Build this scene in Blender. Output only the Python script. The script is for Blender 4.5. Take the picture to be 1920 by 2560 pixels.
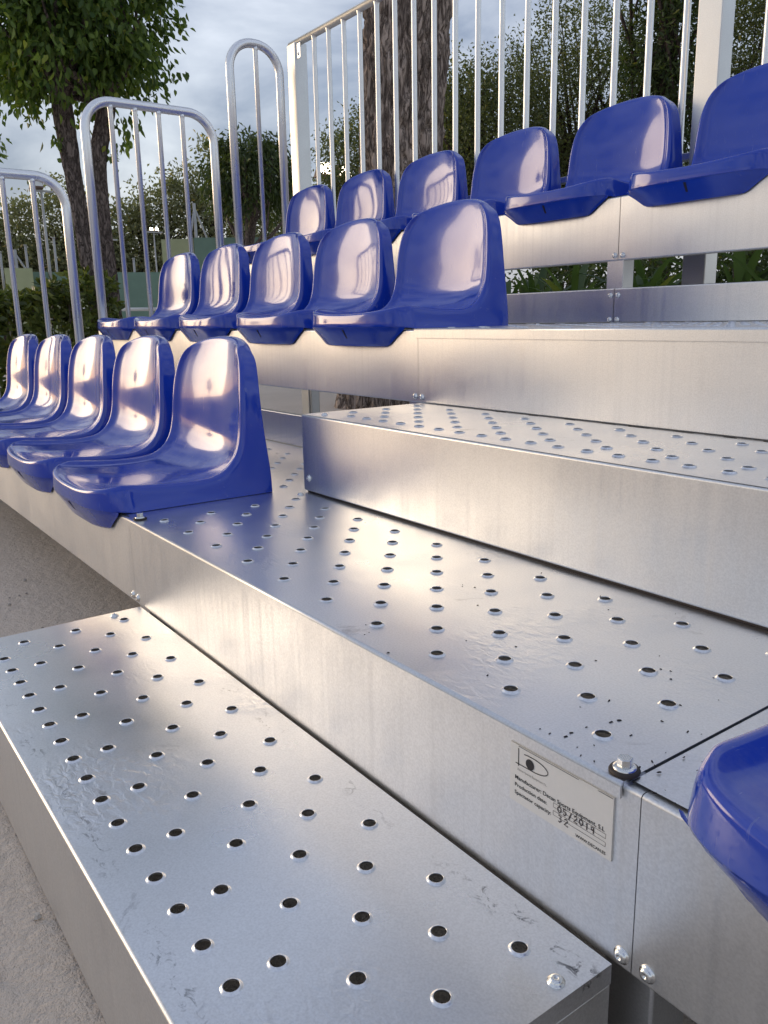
import bpy, bmesh, math, random
import numpy as np
from mathutils import Matrix, Vector, noise

# ------------------------------------------------------------------ scene, camera, sky, sun, exposure
S = bpy.context.scene
for o in list(bpy.data.objects):
    bpy.data.objects.remove(o)
C = S.collection
rad = math.radians

cam_d = bpy.data.cameras.new('camera')
cam = bpy.data.objects.new('camera', cam_d)
C.objects.link(cam)
cam_d.sensor_fit = 'VERTICAL'
cam_d.sensor_height = 36.0
cam_d.sensor_width = 27.0
cam_d.lens = 28.65
cam_d.clip_start = 0.02
cam_d.clip_end = 2000
cam.matrix_world = Matrix(((0.58831788, -0.17536032, 0.78938636, 1.57061),
                           (0.80840318, 0.15065488, -0.5690232, -0.49913),
                           (-0.01914082, 0.97290897, 0.2303948, 0.37034),
                           (0, 0, 0, 1)))
S.camera = cam

SUN_TO = Vector((-0.88, -0.47, 0.185)).normalized()      # direction towards the low sun
sun_el = math.asin(SUN_TO.z)
sun_az = math.atan2(SUN_TO.x, SUN_TO.y)                 # clockwise from +Y

w = bpy.data.worlds.new('World')
S.world = w
w.use_nodes = True
nt = w.node_tree
nt.nodes.clear()
out = nt.nodes.new('ShaderNodeOutputWorld')
bg = nt.nodes.new('ShaderNodeBackground')
bg.inputs['Strength'].default_value = 0.10
sky = nt.nodes.new('ShaderNodeTexSky')
sky.sky_type = 'NISHITA'
sky.sun_disc = False
sky.sun_elevation = sun_el
sky.sun_rotation = sun_az
sky.air_density = 1.3
sky.dust_density = 1.0
tc = nt.nodes.new('ShaderNodeTexCoord')
mp = nt.nodes.new('ShaderNodeMapping')
mp.inputs['Scale'].default_value = (1.0, 1.0, 2.6)
n1 = nt.nodes.new('ShaderNodeTexNoise')
n1.inputs['Scale'].default_value = 3.6
n1.inputs['Detail'].default_value = 7
n1.inputs['Roughness'].default_value = 0.55
n1.inputs['Distortion'].default_value = 0.4
cr = nt.nodes.new('ShaderNodeValToRGB')                  # cloud brightness and tone
e = cr.color_ramp.elements
e[0].position = 0.38
e[0].color = (1.70, 2.10, 3.25, 1)
e[1].position = 0.68
e[1].color = (6.4, 6.7, 7.7, 1)
cf = nt.nodes.new('ShaderNodeMapRange')                  # how much cloud covers the clear sky
cf.inputs['From Min'].default_value = 0.25
cf.inputs['From Max'].default_value = 0.6
cf.inputs['To Min'].default_value = 0.80
cf.inputs['To Max'].default_value = 0.66
mx = nt.nodes.new('ShaderNodeMix')
mx.data_type = 'RGBA'
L = nt.links.new
L(tc.outputs['Generated'], mp.inputs['Vector'])
L(mp.outputs['Vector'], n1.inputs['Vector'])
L(n1.outputs['Fac'], cr.inputs['Fac'])
L(n1.outputs['Fac'], cf.inputs['Value'])
L(cf.outputs['Result'], mx.inputs['Factor'])
L(sky.outputs['Color'], mx.inputs['A'])
L(cr.outputs['Color'], mx.inputs['B'])
L(mx.outputs['Result'], bg.inputs['Color'])
L(bg.outputs['Background'], out.inputs['Surface'])

sl = bpy.data.lights.new('sun', 'SUN')
sl.energy = 0.6
sl.angle = rad(27)
sl.color = (1.0, 0.78, 0.54)
so = bpy.data.objects.new('sun', sl)
C.objects.link(so)
so.location = (-8, -10, 8)
so.rotation_euler = SUN_TO.to_track_quat('Z', 'Y').to_euler()

S.view_settings.view_transform = 'Standard'
S.view_settings.look = 'None'
S.view_settings.exposure = 0.65
S.view_settings.gamma = 1.0
S.view_settings.use_curve_mapping = False
S.render.engine = 'CYCLES'
S.cycles.max_bounces = 5
S.cycles.diffuse_bounces = 2
S.cycles.glossy_bounces = 4
S.cycles.transmission_bounces = 2
S.cycles.use_denoising = True
S.cycles.use_adaptive_sampling = True
S.cycles.adaptive_threshold = 0.02

# ------------------------------------------------------------------ helpers
def tag(o, label=None, cat=None, group=None, kind=None):
    if label: o['label'] = label
    if cat: o['category'] = cat
    if group: o['group'] = group
    if kind: o['kind'] = kind
    return o

def place(o, parent):
    C.objects.link(o)
    if parent is not None:
        o.parent = parent
        t = Vector(parent.get('_base', (0, 0, 0)))
        o.matrix_parent_inverse = Matrix.Translation(-t)
    return o

def thing(name, loc, label, cat, group=None):
    o = bpy.data.objects.new(name, None)
    o.empty_display_size = 0.05
    o.location = loc
    o['_base'] = tuple(loc)
    C.objects.link(o)
    return tag(o, label, cat, group)

def mesh(name, V, F, mat, smooth=False):
    m = bpy.data.meshes.new(name)
    m.from_pydata([tuple(v) for v in V], [], [tuple(f) for f in F])
    if mat: m.materials.append(mat)
    if smooth:
        m.polygons.foreach_set('use_smooth', [True] * len(m.polygons))
    m.update()
    return m

def obj(name, m, parent=None):
    return place(bpy.data.objects.new(name, m), parent)

def box_mesh(name, x0, x1, y0, y1, z0, z1, mat, bev=0.0015, seg=2):
    bm = bmesh.new()
    bmesh.ops.create_cube(bm, size=1.0)
    for v in bm.verts:
        v.co = Vector(((x0 + x1) / 2 + v.co.x * (x1 - x0), (y0 + y1) / 2 + v.co.y * (y1 - y0), (z0 + z1) / 2 + v.co.z * (z1 - z0)))
    if bev:
        bmesh.ops.bevel(bm, geom=bm.edges[:], offset=bev, segments=seg, affect='EDGES', profile=0.5)
    m = bpy.data.meshes.new(name)
    bm.to_mesh(m)
    bm.free()
    m.materials.append(mat)
    if bev:
        for p in m.polygons:
            p.use_smooth = max(abs(c) for c in p.normal) < 0.999
    return m

def box(name, b, mat, parent=None, bev=0.0015):
    return obj(name, box_mesh(name, *b, mat, bev), parent)

def tube_geo(P, R, seg=16, cap=True):
    P = [Vector(p) for p in P]
    if not hasattr(R, '__len__'): R = [R] * len(P)
    V, F = [], []
    t = (P[1] - P[0]).normalized()
    a = Vector((1, 0, 0)) if abs(t.x) < 0.8 else Vector((0, 1, 0))
    n = (a - t * a.dot(t)).normalized()
    for i, p in enumerate(P):
        if i == 0: tt = P[1] - P[0]
        elif i == len(P) - 1: tt = P[-1] - P[-2]
        else: tt = (P[i + 1] - P[i]).normalized() + (P[i] - P[i - 1]).normalized()
        tt.normalize()
        n = (n - tt * n.dot(tt)).normalized()
        b = tt.cross(n)
        for k in range(seg):
            an = 2 * math.pi * k / seg
            V.append(p + (n * math.cos(an) + b * math.sin(an)) * R[i])
    for i in range(len(P) - 1):
        for k in range(seg):
            k2 = (k + 1) % seg
            F.append((i * seg + k, i * seg + k2, (i + 1) * seg + k2, (i + 1) * seg + k))
    if cap:
        F.append(tuple(range(seg - 1, -1, -1)))
        F.append(tuple((len(P) - 1) * seg + k for k in range(seg)))
    return V, F

def tube(name, P, R, mat, parent=None, seg=16):
    V, F = tube_geo(P, R, seg)
    m = mesh(name, V, F, mat, True)
    m.polygons[-1].use_smooth = False
    m.polygons[-2].use_smooth = False
    return obj(name, m, parent)

def lathe_geo(prof, seg=20):
    V, F = [], []
    for r, z in prof:
        for k in range(seg):
            a = 2 * math.pi * k / seg
            V.append((r * math.cos(a), r * math.sin(a), z))
    for i in range(len(prof) - 1):
        for k in range(seg):
            k2 = (k + 1) % seg
            F.append((i * seg + k, i * seg + k2, (i + 1) * seg + k2, (i + 1) * seg + k))
    F.append(tuple((len(prof) - 1) * seg + k for k in range(seg)))
    return V, F

# ------------------------------------------------------------------ materials
class Mat:
    def __init__(s, name):
        s.m = bpy.data.materials.new(name)
        s.m.use_nodes = True
        s.nt = s.m.node_tree
        s.b = s.nt.nodes['Principled BSDF']
        s.tc = None
    def n(s, t, **kw):
        nd = s.nt.nodes.new(t)
        for k, v in kw.items():
            if k in nd.inputs: nd.inputs[k].default_value = v
            else: setattr(nd, k, v)
        return nd
    def l(s, a, b): s.nt.links.new(a, b)
    def coord(s, scale=(1, 1, 1)):
        if s.tc is None: s.tc = s.n('ShaderNodeTexCoord')
        mpn = s.n('ShaderNodeMapping')
        mpn.inputs['Scale'].default_value = scale
        s.l(s.tc.outputs['Object'], mpn.inputs['Vector'])
        return mpn.outputs['Vector']
    def noise(s, sc, detail=4, rough=0.5, scale=(1, 1, 1), dist=0.0):
        nd = s.n('ShaderNodeTexNoise')
        nd.inputs['Scale'].default_value = sc
        nd.inputs['Detail'].default_value = detail
        nd.inputs['Roughness'].default_value = rough
        nd.inputs['Distortion'].default_value = dist
        s.l(s.coord(scale), nd.inputs['Vector'])
        return nd.outputs['Fac']
    def voro(s, sc, scale=(1, 1, 1), feature='F1'):
        nd = s.n('ShaderNodeTexVoronoi')
        nd.feature = feature
        nd.inputs['Scale'].default_value = sc
        s.l(s.coord(scale), nd.inputs['Vector'])
        return nd
    def ramp(s, fac, stops):
        nd = s.n('ShaderNodeValToRGB')
        el = nd.color_ramp.elements
        while len(el) < len(stops): el.new(0.5)
        for e_, (p, c) in zip(el, stops):
            e_.position = p
            e_.color = (*c, 1) if len(c) == 3 else c
        s.l(fac, nd.inputs['Fac'])
        return nd.outputs['Color']
    def rng(s, fac, a, b, c, d):
        nd = s.n('ShaderNodeMapRange')
        for k, v in zip(('From Min', 'From Max', 'To Min', 'To Max'), (a, b, c, d)): nd.inputs[k].default_value = v
        s.l(fac, nd.inputs['Value'])
        return nd.outputs['Result']
    def math(s, op, a, b):
        nd = s.n('ShaderNodeMath')
        nd.operation = op
        for i, v in enumerate((a, b)):
            if isinstance(v, (int, float)): nd.inputs[i].default_value = v
            else: s.l(v, nd.inputs[i])
        return nd.outputs[0]
    def mix(s, fac, a, b, blend='MIX'):
        nd = s.n('ShaderNodeMix')
        nd.data_type = 'RGBA'
        nd.blend_type = blend
        for nm, v in (('Factor', fac), ('A', a), ('B', b)):
            if isinstance(v, tuple): nd.inputs[nm].default_value = (*v, 1)
            elif isinstance(v, (int, float)): nd.inputs[nm].default_value = v
            else: s.l(v, nd.inputs[nm])
        return nd.outputs['Result']
    def bump(s, h, strength=0.3, dist=0.01, prev=None):
        nd = s.n('ShaderNodeBump')
        nd.inputs['Strength'].default_value = strength
        nd.inputs['Distance'].default_value = dist
        s.l(h, nd.inputs['Height'])
        if prev is not None: s.l(prev, nd.inputs['Normal'])
        return nd.outputs['Normal']
    def set(s, **kw):
        for k, v in kw.items():
            k = k.replace('_', ' ')
            if isinstance(v, (int, float)): s.b.inputs[k].default_value = v
            elif isinstance(v, tuple): s.b.inputs[k].default_value = (*v, 1) if len(v) == 3 else v
            else: s.l(v, s.b.inputs[k])
        return s

def mat_galv(name, base, r0, r1, streak=None, dents=0.0, dirt=0.0, metal=1.0):
    q = Mat(name)
    sp = q.noise(420, 1, 0.6)                        # fine grain of the zinc
    cl = q.noise(3.5, 4, 0.6)                        # broad handling marks
    col = q.ramp(sp, [(0.3, tuple(c * 0.92 for c in base)), (0.7, tuple(min(1, c * 1.06) for c in base))])
    col = q.mix(q.rng(cl, 0.35, 0.7, 0.0, 0.22), col, tuple(c * 0.82 for c in base))
    ro = q.rng(cl, 0.3, 0.7, r0, r1)
    nrm = None
    if streak:
        st = q.noise(1.0, 3, 0.6, streak)
        ro = q.math('ADD', ro, q.rng(st, 0.3, 0.7, -0.03, 0.05))
        col = q.mix(q.rng(st, 0.5, 0.8, 0.0, 0.28), col, tuple(c * 0.76 for c in base))
        nrm = q.bump(q.noise(4.5, 1, 0.4, (1, 1, 1.6)), 0.10, 0.02, q.bump(sp, 0.05, 0.001))
    if dents:
        dn = q.noise(55, 2, 0.5, (1, 1.6, 1), 0.8)
        msk = q.rng(q.noise(3.6, 2, 0.5), 0.50, 0.64, 0.04, 1.0)
        nrm = q.bump(q.math('MULTIPLY', dn, msk), dents, 0.004, nrm)
    if dirt:
        sm = q.noise(7, 6, 0.72, (1, 1, 1), 0.6)
        f = q.rng(sm, 0.64, 0.74, 0.0, dirt)
        sx = q.n('ShaderNodeSeparateXYZ'); q.l(q.tc.outputs['Object'], sx.inputs[0])
        edge = None                                   # shoe and handling marks along the edges of the low step
        for yc in (-0.028, -0.308):
            d_ = q.rng(q.math('ABSOLUTE', q.math('SUBTRACT', sx.outputs['Y'], yc), 0.0), 0.004, 0.016, 1.0, 0.0)
            edge = d_ if edge is None else q.math('MAXIMUM', edge, d_)
        mk = q.math('MULTIPLY', edge, q.rng(q.noise(55, 4, 0.7, (1, 1.4, 1), 1.0), 0.56, 0.64, 0.0, 1.0))
        mk = q.math('MULTIPLY', mk, q.math('MAXIMUM', q.rng(sx.outputs['X'], 1.03, 1.07, 0.0, 0.95), q.rng(q.noise(6.5, 1), 0.50, 0.60, 0.0, 0.6)))
        f = q.math('MAXIMUM', f, mk)
        col = q.mix(f, col, (0.10, 0.10, 0.11))
    kw = {'Normal': nrm} if nrm is not None else {}
    q.set(Base_Color=col, Metallic=metal, Roughness=ro, **kw)
    return q.m

M = {}
M['tread'] = mat_galv('galvanised_tread', (0.80, 0.81, 0.83), 0.25, 0.38, dents=0.3, dirt=0.5)
M['fascia'] = mat_galv('galvanised_fascia', (0.76, 0.765, 0.765), 0.36, 0.48, streak=(110, 110, 1.2))
M['riser'] = mat_galv('galvanised_riser', (0.77, 0.77, 0.76), 0.33, 0.44, streak=(80, 80, 1.5))
M['tube'] = mat_galv('galvanised_tube', (0.93, 0.935, 0.94), 0.20, 0.30, metal=0.72)
M['bar'] = mat_galv('galvanised_bar', (0.90, 0.90, 0.89), 0.26, 0.38, metal=0.75)
M['post_galv'] = mat_galv('galvanised_post', (0.76, 0.76, 0.74), 0.38, 0.50)
M['frame'] = mat_galv('galvanised_frame', (0.60, 0.61, 0.62), 0.30, 0.5)
M['bolt'] = mat_galv('zinc_bolt', (0.82, 0.82, 0.80), 0.15, 0.28)

q = Mat('blue_plastic')
oi = q.n('ShaderNodeObjectInfo')
tcn = q.n('ShaderNodeTexCoord')
def seat_vec(scale):
    mpn = q.n('ShaderNodeMapping'); mpn.inputs['Scale'].default_value = scale
    cb = q.n('ShaderNodeCombineXYZ')
    for k_, f_ in zip('XYZ', (37.0, 53.0, 71.0)): q.l(q.math('MULTIPLY', oi.outputs['Random'], f_), cb.inputs[k_])
    va = q.n('ShaderNodeVectorMath'); va.operation = 'ADD'
    q.l(tcn.outputs['Object'], mpn.inputs['Vector']); q.l(mpn.outputs['Vector'], va.inputs[0]); q.l(cb.outputs[0], va.inputs[1])
    return va.outputs[0]
def seat_noise(sc_, det, scale=(1, 1, 1), dist=0.0, ro=0.6):
    nd = q.n('ShaderNodeTexNoise'); nd.inputs['Scale'].default_value = sc_; nd.inputs['Detail'].default_value = det; nd.inputs['Distortion'].default_value = dist; nd.inputs['Roughness'].default_value = ro
    q.l(seat_vec(scale), nd.inputs['Vector']); return nd.outputs['Fac']
du = seat_noise(6, 5)
scr = q.rng(seat_noise(22, 3, (9, 1.2, 1.0), 1.5), 0.66, 0.72, 0.0, 1.0)
base = q.mix(q.rng(du, 0.42, 0.78, 0.0, 0.35), (0.008, 0.044, 0.42), (0.030, 0.080, 0.44))
base = q.mix(q.math('MULTIPLY', scr, 0.22), base, (0.25, 0.29, 0.48))
geo = q.n('ShaderNodeNewGeometry'); sxn = q.n('ShaderNodeSeparateXYZ'); q.l(geo.outputs['Normal'], sxn.inputs[0])
dust = q.math('MULTIPLY', q.rng(sxn.outputs['Z'], 0.5, 1.0, 0.0, 1.0), q.rng(seat_noise(14, 6, ro=0.75), 0.42, 0.70, 0.02, 0.20))   # settled dust
base = q.mix(dust, base, (0.40, 0.39, 0.40))
q.set(Base_Color=base, Roughness=q.math('ADD', q.rng(du, 0.35, 0.8, 0.09, 0.24), q.math('ADD', q.math('MULTIPLY', scr, 0.12), q.math('MULTIPLY', dust, 0.6))), IOR=1.5,
      Normal=q.bump(seat_noise(9, 2), 0.05, 0.006))
q.b.inputs['Coat Weight'].default_value = 0.45
q.b.inputs['Coat Roughness'].default_value = 0.05
M['blue'] = q.m
q = Mat('dark_slot'); q.set(Base_Color=(0.004, 0.006, 0.03), Roughness=0.6); M['slot'] = q.m
q = Mat('rubber'); q.set(Base_Color=(0.035, 0.024, 0.02), Roughness=0.6); M['rubber'] = q.m
q = Mat('plate_foil')
q.set(Base_Color=q.mix(q.rng(q.noise(300, 2), 0.3, 0.7, 0, 0.2), (0.78, 0.76, 0.71), (0.70, 0.68, 0.63)), Roughness=0.42, Metallic=0.35); M['plate'] = q.m
q = Mat('black_print'); q.set(Base_Color=(0.012, 0.011, 0.012), Roughness=0.5); M['ink'] = q.m
q = Mat('grey_print'); q.set(Base_Color=(0.22, 0.20, 0.18), Roughness=0.5); M['greyink'] = q.m
q = Mat('marker_ink'); q.set(Base_Color=(0.07, 0.06, 0.06), Roughness=0.5); M['marker'] = q.m

q = Mat('sandy_ground')
a = q.noise(1.3, 6, 0.6); b = q.noise(45, 4, 0.7); g = q.noise(420, 2, 0.6)
col = q.ramp(a, [(0.3, (0.60, 0.52, 0.44)), (0.7, (0.74, 0.65, 0.56))])
col = q.mix(q.rng(b, 0.35, 0.7, 0.0, 0.5), col, (0.53, 0.46, 0.39))
col = q.mix(q.rng(g, 0.55, 0.72, 0.0, 0.5), col, (0.24, 0.21, 0.18))
col = q.mix(q.rng(q.noise(260, 1), 0.62, 0.7, 0.0, 0.6), col, (0.62, 0.56, 0.48))
nrm = q.bump(g, 0.5, 0.004); nrm = q.bump(b, 0.5, 0.02, nrm)
q.set(Base_Color=col, Roughness=0.95, Normal=nrm); q.b.inputs['Specular IOR Level'].default_value = 0.2
M['sand'] = q.m

def mat_bark(name, c0, c1, sc=(1, 1, 0.22), k=1.0):
    q = Mat(name)
    n_ = q.noise(16 * k, 5, 0.6, sc, 0.8)
    fine = q.noise(70 * k, 4, 0.65, sc)
    rid = q.rng(q.math('ABSOLUTE', q.math('SUBTRACT', n_, 0.5), 0.0), 0.0, 0.10, 0.0, 1.0)
    f = q.math('ADD', q.math('MULTIPLY', rid, 0.6), q.math('MULTIPLY', fine, 0.55))
    col = q.ramp(f, [(0.2, c0), (0.95, c1)])
    q.set(Base_Color=col, Roughness=0.92, Normal=q.bump(f, 0.9, 0.022 / k))
    q.b.inputs['Specular IOR Level'].default_value = 0.25
    return q.m
M['bark_big'] = mat_bark('bark_furrowed', (0.085, 0.062, 0.050), (0.58, 0.46, 0.38), (1, 1, 0.18), 1.35)
M['bark_dark'] = mat_bark('bark_dark', (0.045, 0.034, 0.029), (0.29, 0.23, 0.20), (1, 1, 0.35), 2.0)
M['bark_far'] = mat_bark('bark_far', (0.03, 0.022, 0.016), (0.14, 0.10, 0.08))

def mat_leaf(name, dark, lite, gloss=0.45, trans=0.42):
    q = Mat(name)
    at = q.n('ShaderNodeAttribute'); at.attribute_name = 'tint'
    col = q.ramp(at.outputs['Fac'], [(0.0, dark), (0.75, lite), (1.0, tuple(min(1, c * k) for c, k in zip(lite, (1.9, 1.4, 1.0))))])
    q.set(Base_Color=col, Roughness=gloss)
    q.b.inputs['Specular IOR Level'].default_value = 0.4
    tr = q.n('ShaderNodeBsdfTranslucent')
    q.l(q.mix(1.0, col, (1.3, 1.4, 0.6), 'MULTIPLY'), tr.inputs['Color'])
    ms = q.n('ShaderNodeMixShader'); ms.inputs[0].default_value = trans
    q.l(q.b.outputs[0], ms.inputs[1]); q.l(tr.outputs[0], ms.inputs[2])
    q.l(ms.outputs[0], q.nt.nodes['Material Output'].inputs['Surface'])
    return q.m
M['leaf_mul'] = mat_leaf('leaf_broad', (0.046, 0.094, 0.024), (0.20, 0.28, 0.065))
M['leaf_olive'] = mat_leaf('leaf_olive', (0.062, 0.080, 0.034), (0.215, 0.23, 0.10))
M['leaf_dark'] = mat_leaf('leaf_dark', (0.034, 0.054, 0.020), (0.11, 0.145, 0.05))
M['leaf_hedge'] = mat_leaf('leaf_hedge', (0.045, 0.068, 0.020), (0.20, 0.23, 0.065), 0.3)
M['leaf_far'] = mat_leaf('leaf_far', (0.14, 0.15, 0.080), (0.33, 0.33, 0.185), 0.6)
M['leaf_strap'] = mat_leaf('leaf_strap', (0.03, 0.06, 0.02), (0.10, 0.15, 0.06), 0.4)

def mat_paint(name, col, rough=0.7, var=0.15):
    q = Mat(name)
    q.set(Base_Color=q.mix(q.rng(q.noise(2.2, 6, 0.65), 0.35, 0.7, 0, 1), col, tuple(c * (1 - var) for c in col)), Roughness=rough, Normal=q.bump(q.noise(60, 3), 0.15, 0.01))
    return q.m
M['court_green'] = mat_paint('court_green', (0.19, 0.29, 0.22))
M['court_sunlit'] = mat_paint('court_sunlit', (0.42, 0.45, 0.25))  # lit copy of the court wall colour, warm sunlight painted in
M['white'] = mat_paint('white_paint', (0.75, 0.75, 0.72), 0.5)
M['cream'] = mat_paint('cream_render', (0.55, 0.48, 0.38), 0.85)
M['post'] = mat_paint('post_grey', (0.42, 0.42, 0.40), 0.5)
M['rust'] = mat_paint('lamp_brown', (0.20, 0.13, 0.10), 0.6)
q = Mat('glowing_lens'); q.set(Base_Color=(1, 0.9, 0.75)); q.b.inputs['Emission Color'].default_value = (1.0, 0.86, 0.66, 1); q.b.inputs['Emission Strength'].default_value = 9.0  # emissive lens, for lit lamps and one sun glint
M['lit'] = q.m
q = Mat('soil'); q.set(Base_Color=(0.02, 0.016, 0.013), Roughness=0.9); M['soil'] = q.m
q = Mat('window_glass'); q.set(Base_Color=(0.55, 0.62, 0.7), Roughness=0.08, Metallic=0.0); q.b.inputs['Specular IOR Level'].default_value = 0.8; M['glass'] = q.m

# ------------------------------------------------------------------ ground
G = -0.345
def ground():
    n = 60
    xs = np.concatenate([-np.geomspace(400, 14, 16), np.linspace(-12, 8, 70), np.geomspace(10, 400, 16)])
    ys = np.concatenate([-np.geomspace(400, 8, 16), np.linspace(-6, 12, 64), np.geomspace(14, 400, 16)])
    V = []
    for y in ys:
        for x in xs:
            z = G - 0.004
            if abs(x) < 14 and abs(y) < 13:
                z += 0.010 * (noise.noise((x * 1.7, y * 1.7, 0)) - 0.35) + 0.006 * noise.noise((x * 6, y * 6, 3))
            V.append((x, y, z))
    F = []
    nx = len(xs)
    for j in range(len(ys) - 1):
        for i in range(nx - 1):
            F.append((j * nx + i, j * nx + i + 1, (j + 1) * nx + i + 1, (j + 1) * nx + i))
    o = obj('ground', mesh('ground', V, F, M['sand'], True))
    tag(o, 'bare sandy ground with small stones around the stand', 'ground', kind='structure')
ground()

# ------------------------------------------------------------------ grandstand frame, treads and panels
Y2, Z2 = 0.727, 0.347
Y3, Z3 = 2 * Y2, 2 * Z2
XL, XR = -2.41, 3.6
FH = 0.172
stand = thing('grandstand', (0.6, 0.9, G), 'galvanised steel grandstand frame with perforated walkways and three tiers', 'grandstand')

bolt_m = mesh('bolt', *lathe_geo([(0.0078, 0.0), (0.0078, 0.0010), (0.0062, 0.0012), (0.0060, 0.0026), (0.0050, 0.0040), (0.0032, 0.0047), (0.0016, 0.0044), (0.0014, 0.0032)]), M['bolt'], True)
def bolt(parent, loc, axis='Y'):
    o = bpy.data.objects.new('bolt', bolt_m)
    place(o, parent)
    o.location = loc
    o.rotation_euler = (rad(90), random.uniform(0, 6), 0) if axis == 'Y' else (0, 0, random.uniform(0, 6))
    return o

def channel(name, x0, x1, y, ztop, h, mat, parent, top=0.03, bot=0.025, th=0.003):
    """folded sheet: a front plate with returns along its top and bottom edges and rounded bends"""
    prof = []
    r = 0.004
    def arc(cy, cz, a0, a1, rr):
        for k in range(4):
            a = rad(a0 + (a1 - a0) * k / 3)
            prof.append((cy + rr * math.cos(a), cz + rr * math.sin(a)))
    prof.append((y + top, ztop))
    arc(y + r, ztop - r, 90, 180, r)
    arc(y + r, ztop - h + r, 180, 270, r)
    prof.append((y + bot, ztop - h))
    inner = [(y + bot, ztop - h + th), (y + th, ztop - h + th), (y + th, ztop - th), (y + top, ztop - th)]
    P = prof + inner
    n = len(P)
    V = [(x0, a, b) for a, b in P] + [(x1, a, b) for a, b in P]
    F = [(i, (i + 1) % n, n + (i + 1) % n, n + i) for i in range(n)]
    m = mesh(name, V, F, mat)
    bm = bmesh.new(); bm.from_mesh(m)
    # end caps as strips between outer and inner profiles
    no = len(prof)
    bm.verts.ensure_lookup_table()
    bmesh.ops.recalc_face_normals(bm, faces=bm.faces)
    bm.to_mesh(m); bm.free()
    for p in m.polygons:
        p.use_smooth = True
    m.update()
    o = obj(name, m, parent)
    md = o.modifiers.new('ws', 'WEIGHTED_NORMAL')
    md.keep_sharp = True
    return o

def perforated(name, x0, x1, y0, y1, z, c0, dx, nc, r0, dy, nr, holes, mat, parent, flange=0.0, k=5, th=0.003):
    """sheet with raised collars round real holes on a lattice"""
    V, F, SM = [], [], []
    def quad(a, b, c, d, z=z):
        i = len(V); V.extend([(a, c, z), (b, c, z), (b, d, z), (a, d, z)]); F.append((i, i + 1, i + 2, i + 3)); SM.append(False)
    bx = [x0] + [c0 + dx * (i - 0.5) for i in range(nc + 1)] + [x1]
    by = [y0] + [r0 + dy * (j - 0.5) for j in range(nr + 1)] + [y1]
    quad(x0, x1, by[0], by[1]); quad(x0, x1, by[-2], by[-1])
    for j in range(nr):
        ya, yb = by[j + 1], by[j + 2]
        quad(bx[0], bx[1], ya, yb); quad(bx[-2], bx[-1], ya, yb)
        for i in range(nc):
            xa, xb = bx[i + 1], bx[i + 2]
            if not holes(i, j):
                quad(xa, xb, ya, yb); continue
            cx, cy = (xa + xb) / 2, (ya + yb) / 2
            per = [(xa + (xb - xa) * t / k, ya) for t in range(k)] + [(xb, ya + (yb - ya) * t / k) for t in range(k)] + \
                  [(xb - (xb - xa) * t / k, yb) for t in range(k)] + [(xa, yb - (yb - ya) * t / k) for t in range(k)]
            n = len(per)
            base = len(V)
            V.extend([(a, b, z) for a, b in per])
            ang = [math.atan2((b - cy) / (yb - ya), (a - cx) / (xb - xa)) for a, b in per]
            hj = random.uniform(0.85, 1.15)
            for r, dz in ((0.0102, 0.0), (0.0092, 0.0010), (0.0080, 0.0021), (0.0074, 0.0023), (0.0070, 0.0017), (0.0092, -0.0022)):
                V.extend([(cx + r * math.cos(t), cy + r * math.sin(t), z + dz * (hj if dz > 0 else 1)) for t in ang])
            for rr in range(6):
                for t in range(n):
                    t2 = (t + 1) % n
                    F.append((base + rr * n + t, base + rr * n + t2, base + (rr + 1) * n + t2, base + (rr + 1) * n + t)); SM.append(rr > 0)
    nf = len(F)
    if flange:                                            # bent front edge
        pr = [(y0, z)]
        for t in range(1, 5):
            a = rad(90 + 90 * t / 4); pr.append((y0 + 0.004 * math.cos(a) * 1.0, z - 0.004 + 0.004 * math.sin(a)))
        pr.append((y0 - 0.004, z - flange)); pr.append((y0 - 0.0015, z - flange)); pr.append((y0 - 0.0015, z - 0.004))
        b = len(V); m_ = len(pr)
        V.extend([(x0, a, c) for a, c in pr]); V.extend([(x1, a, c) for a, c in pr])
        for t in range(m_ - 1):
            F.append((b + t, b + t + 1, b + m_ + t + 1, b + m_ + t)); SM.append(t < 4)
        F.append(tuple(b + t for t in range(m_))); SM.append(False)
        F.append(tuple(b + m_ + t for t in range(m_ - 1, -1, -1))); SM.append(False)
    nf2 = len(F)
    # side and back returns so that the sheet reads as folded steel
    for (xa, xb) in ((x0, x0), (x1, x1)):
        b = len(V); V.extend([(xa, y0, z), (xa, y1, z), (xa, y1, z - 0.02), (xa, y0, z - 0.02)]); F.append((b, b + 1, b + 2, b + 3)); SM.append(False)
    b = len(V); V.extend([(x0, y1, z), (x1, y1, z), (x1, y1, z - 0.02), (x0, y1, z - 0.02)]); F.append((b, b + 1, b + 2, b + 3)); SM.append(False)
    m = mesh(name, V, F, mat)
    m.polygons.foreach_set('use_smooth', SM)
    m.materials.append(M['fascia'])
    m.polygons.foreach_set('material_index', [1 if nf <= i < nf2 else 0 for i in range(len(F))])
    bm = bmesh.new(); bm.from_mesh(m)
    bmesh.ops.remove_doubles(bm, verts=bm.verts, dist=1e-5)
    bmesh.ops.recalc_face_normals(bm, faces=bm.faces)
    bm.to_mesh(m); bm.free()
    return obj(name, m, parent)

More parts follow.
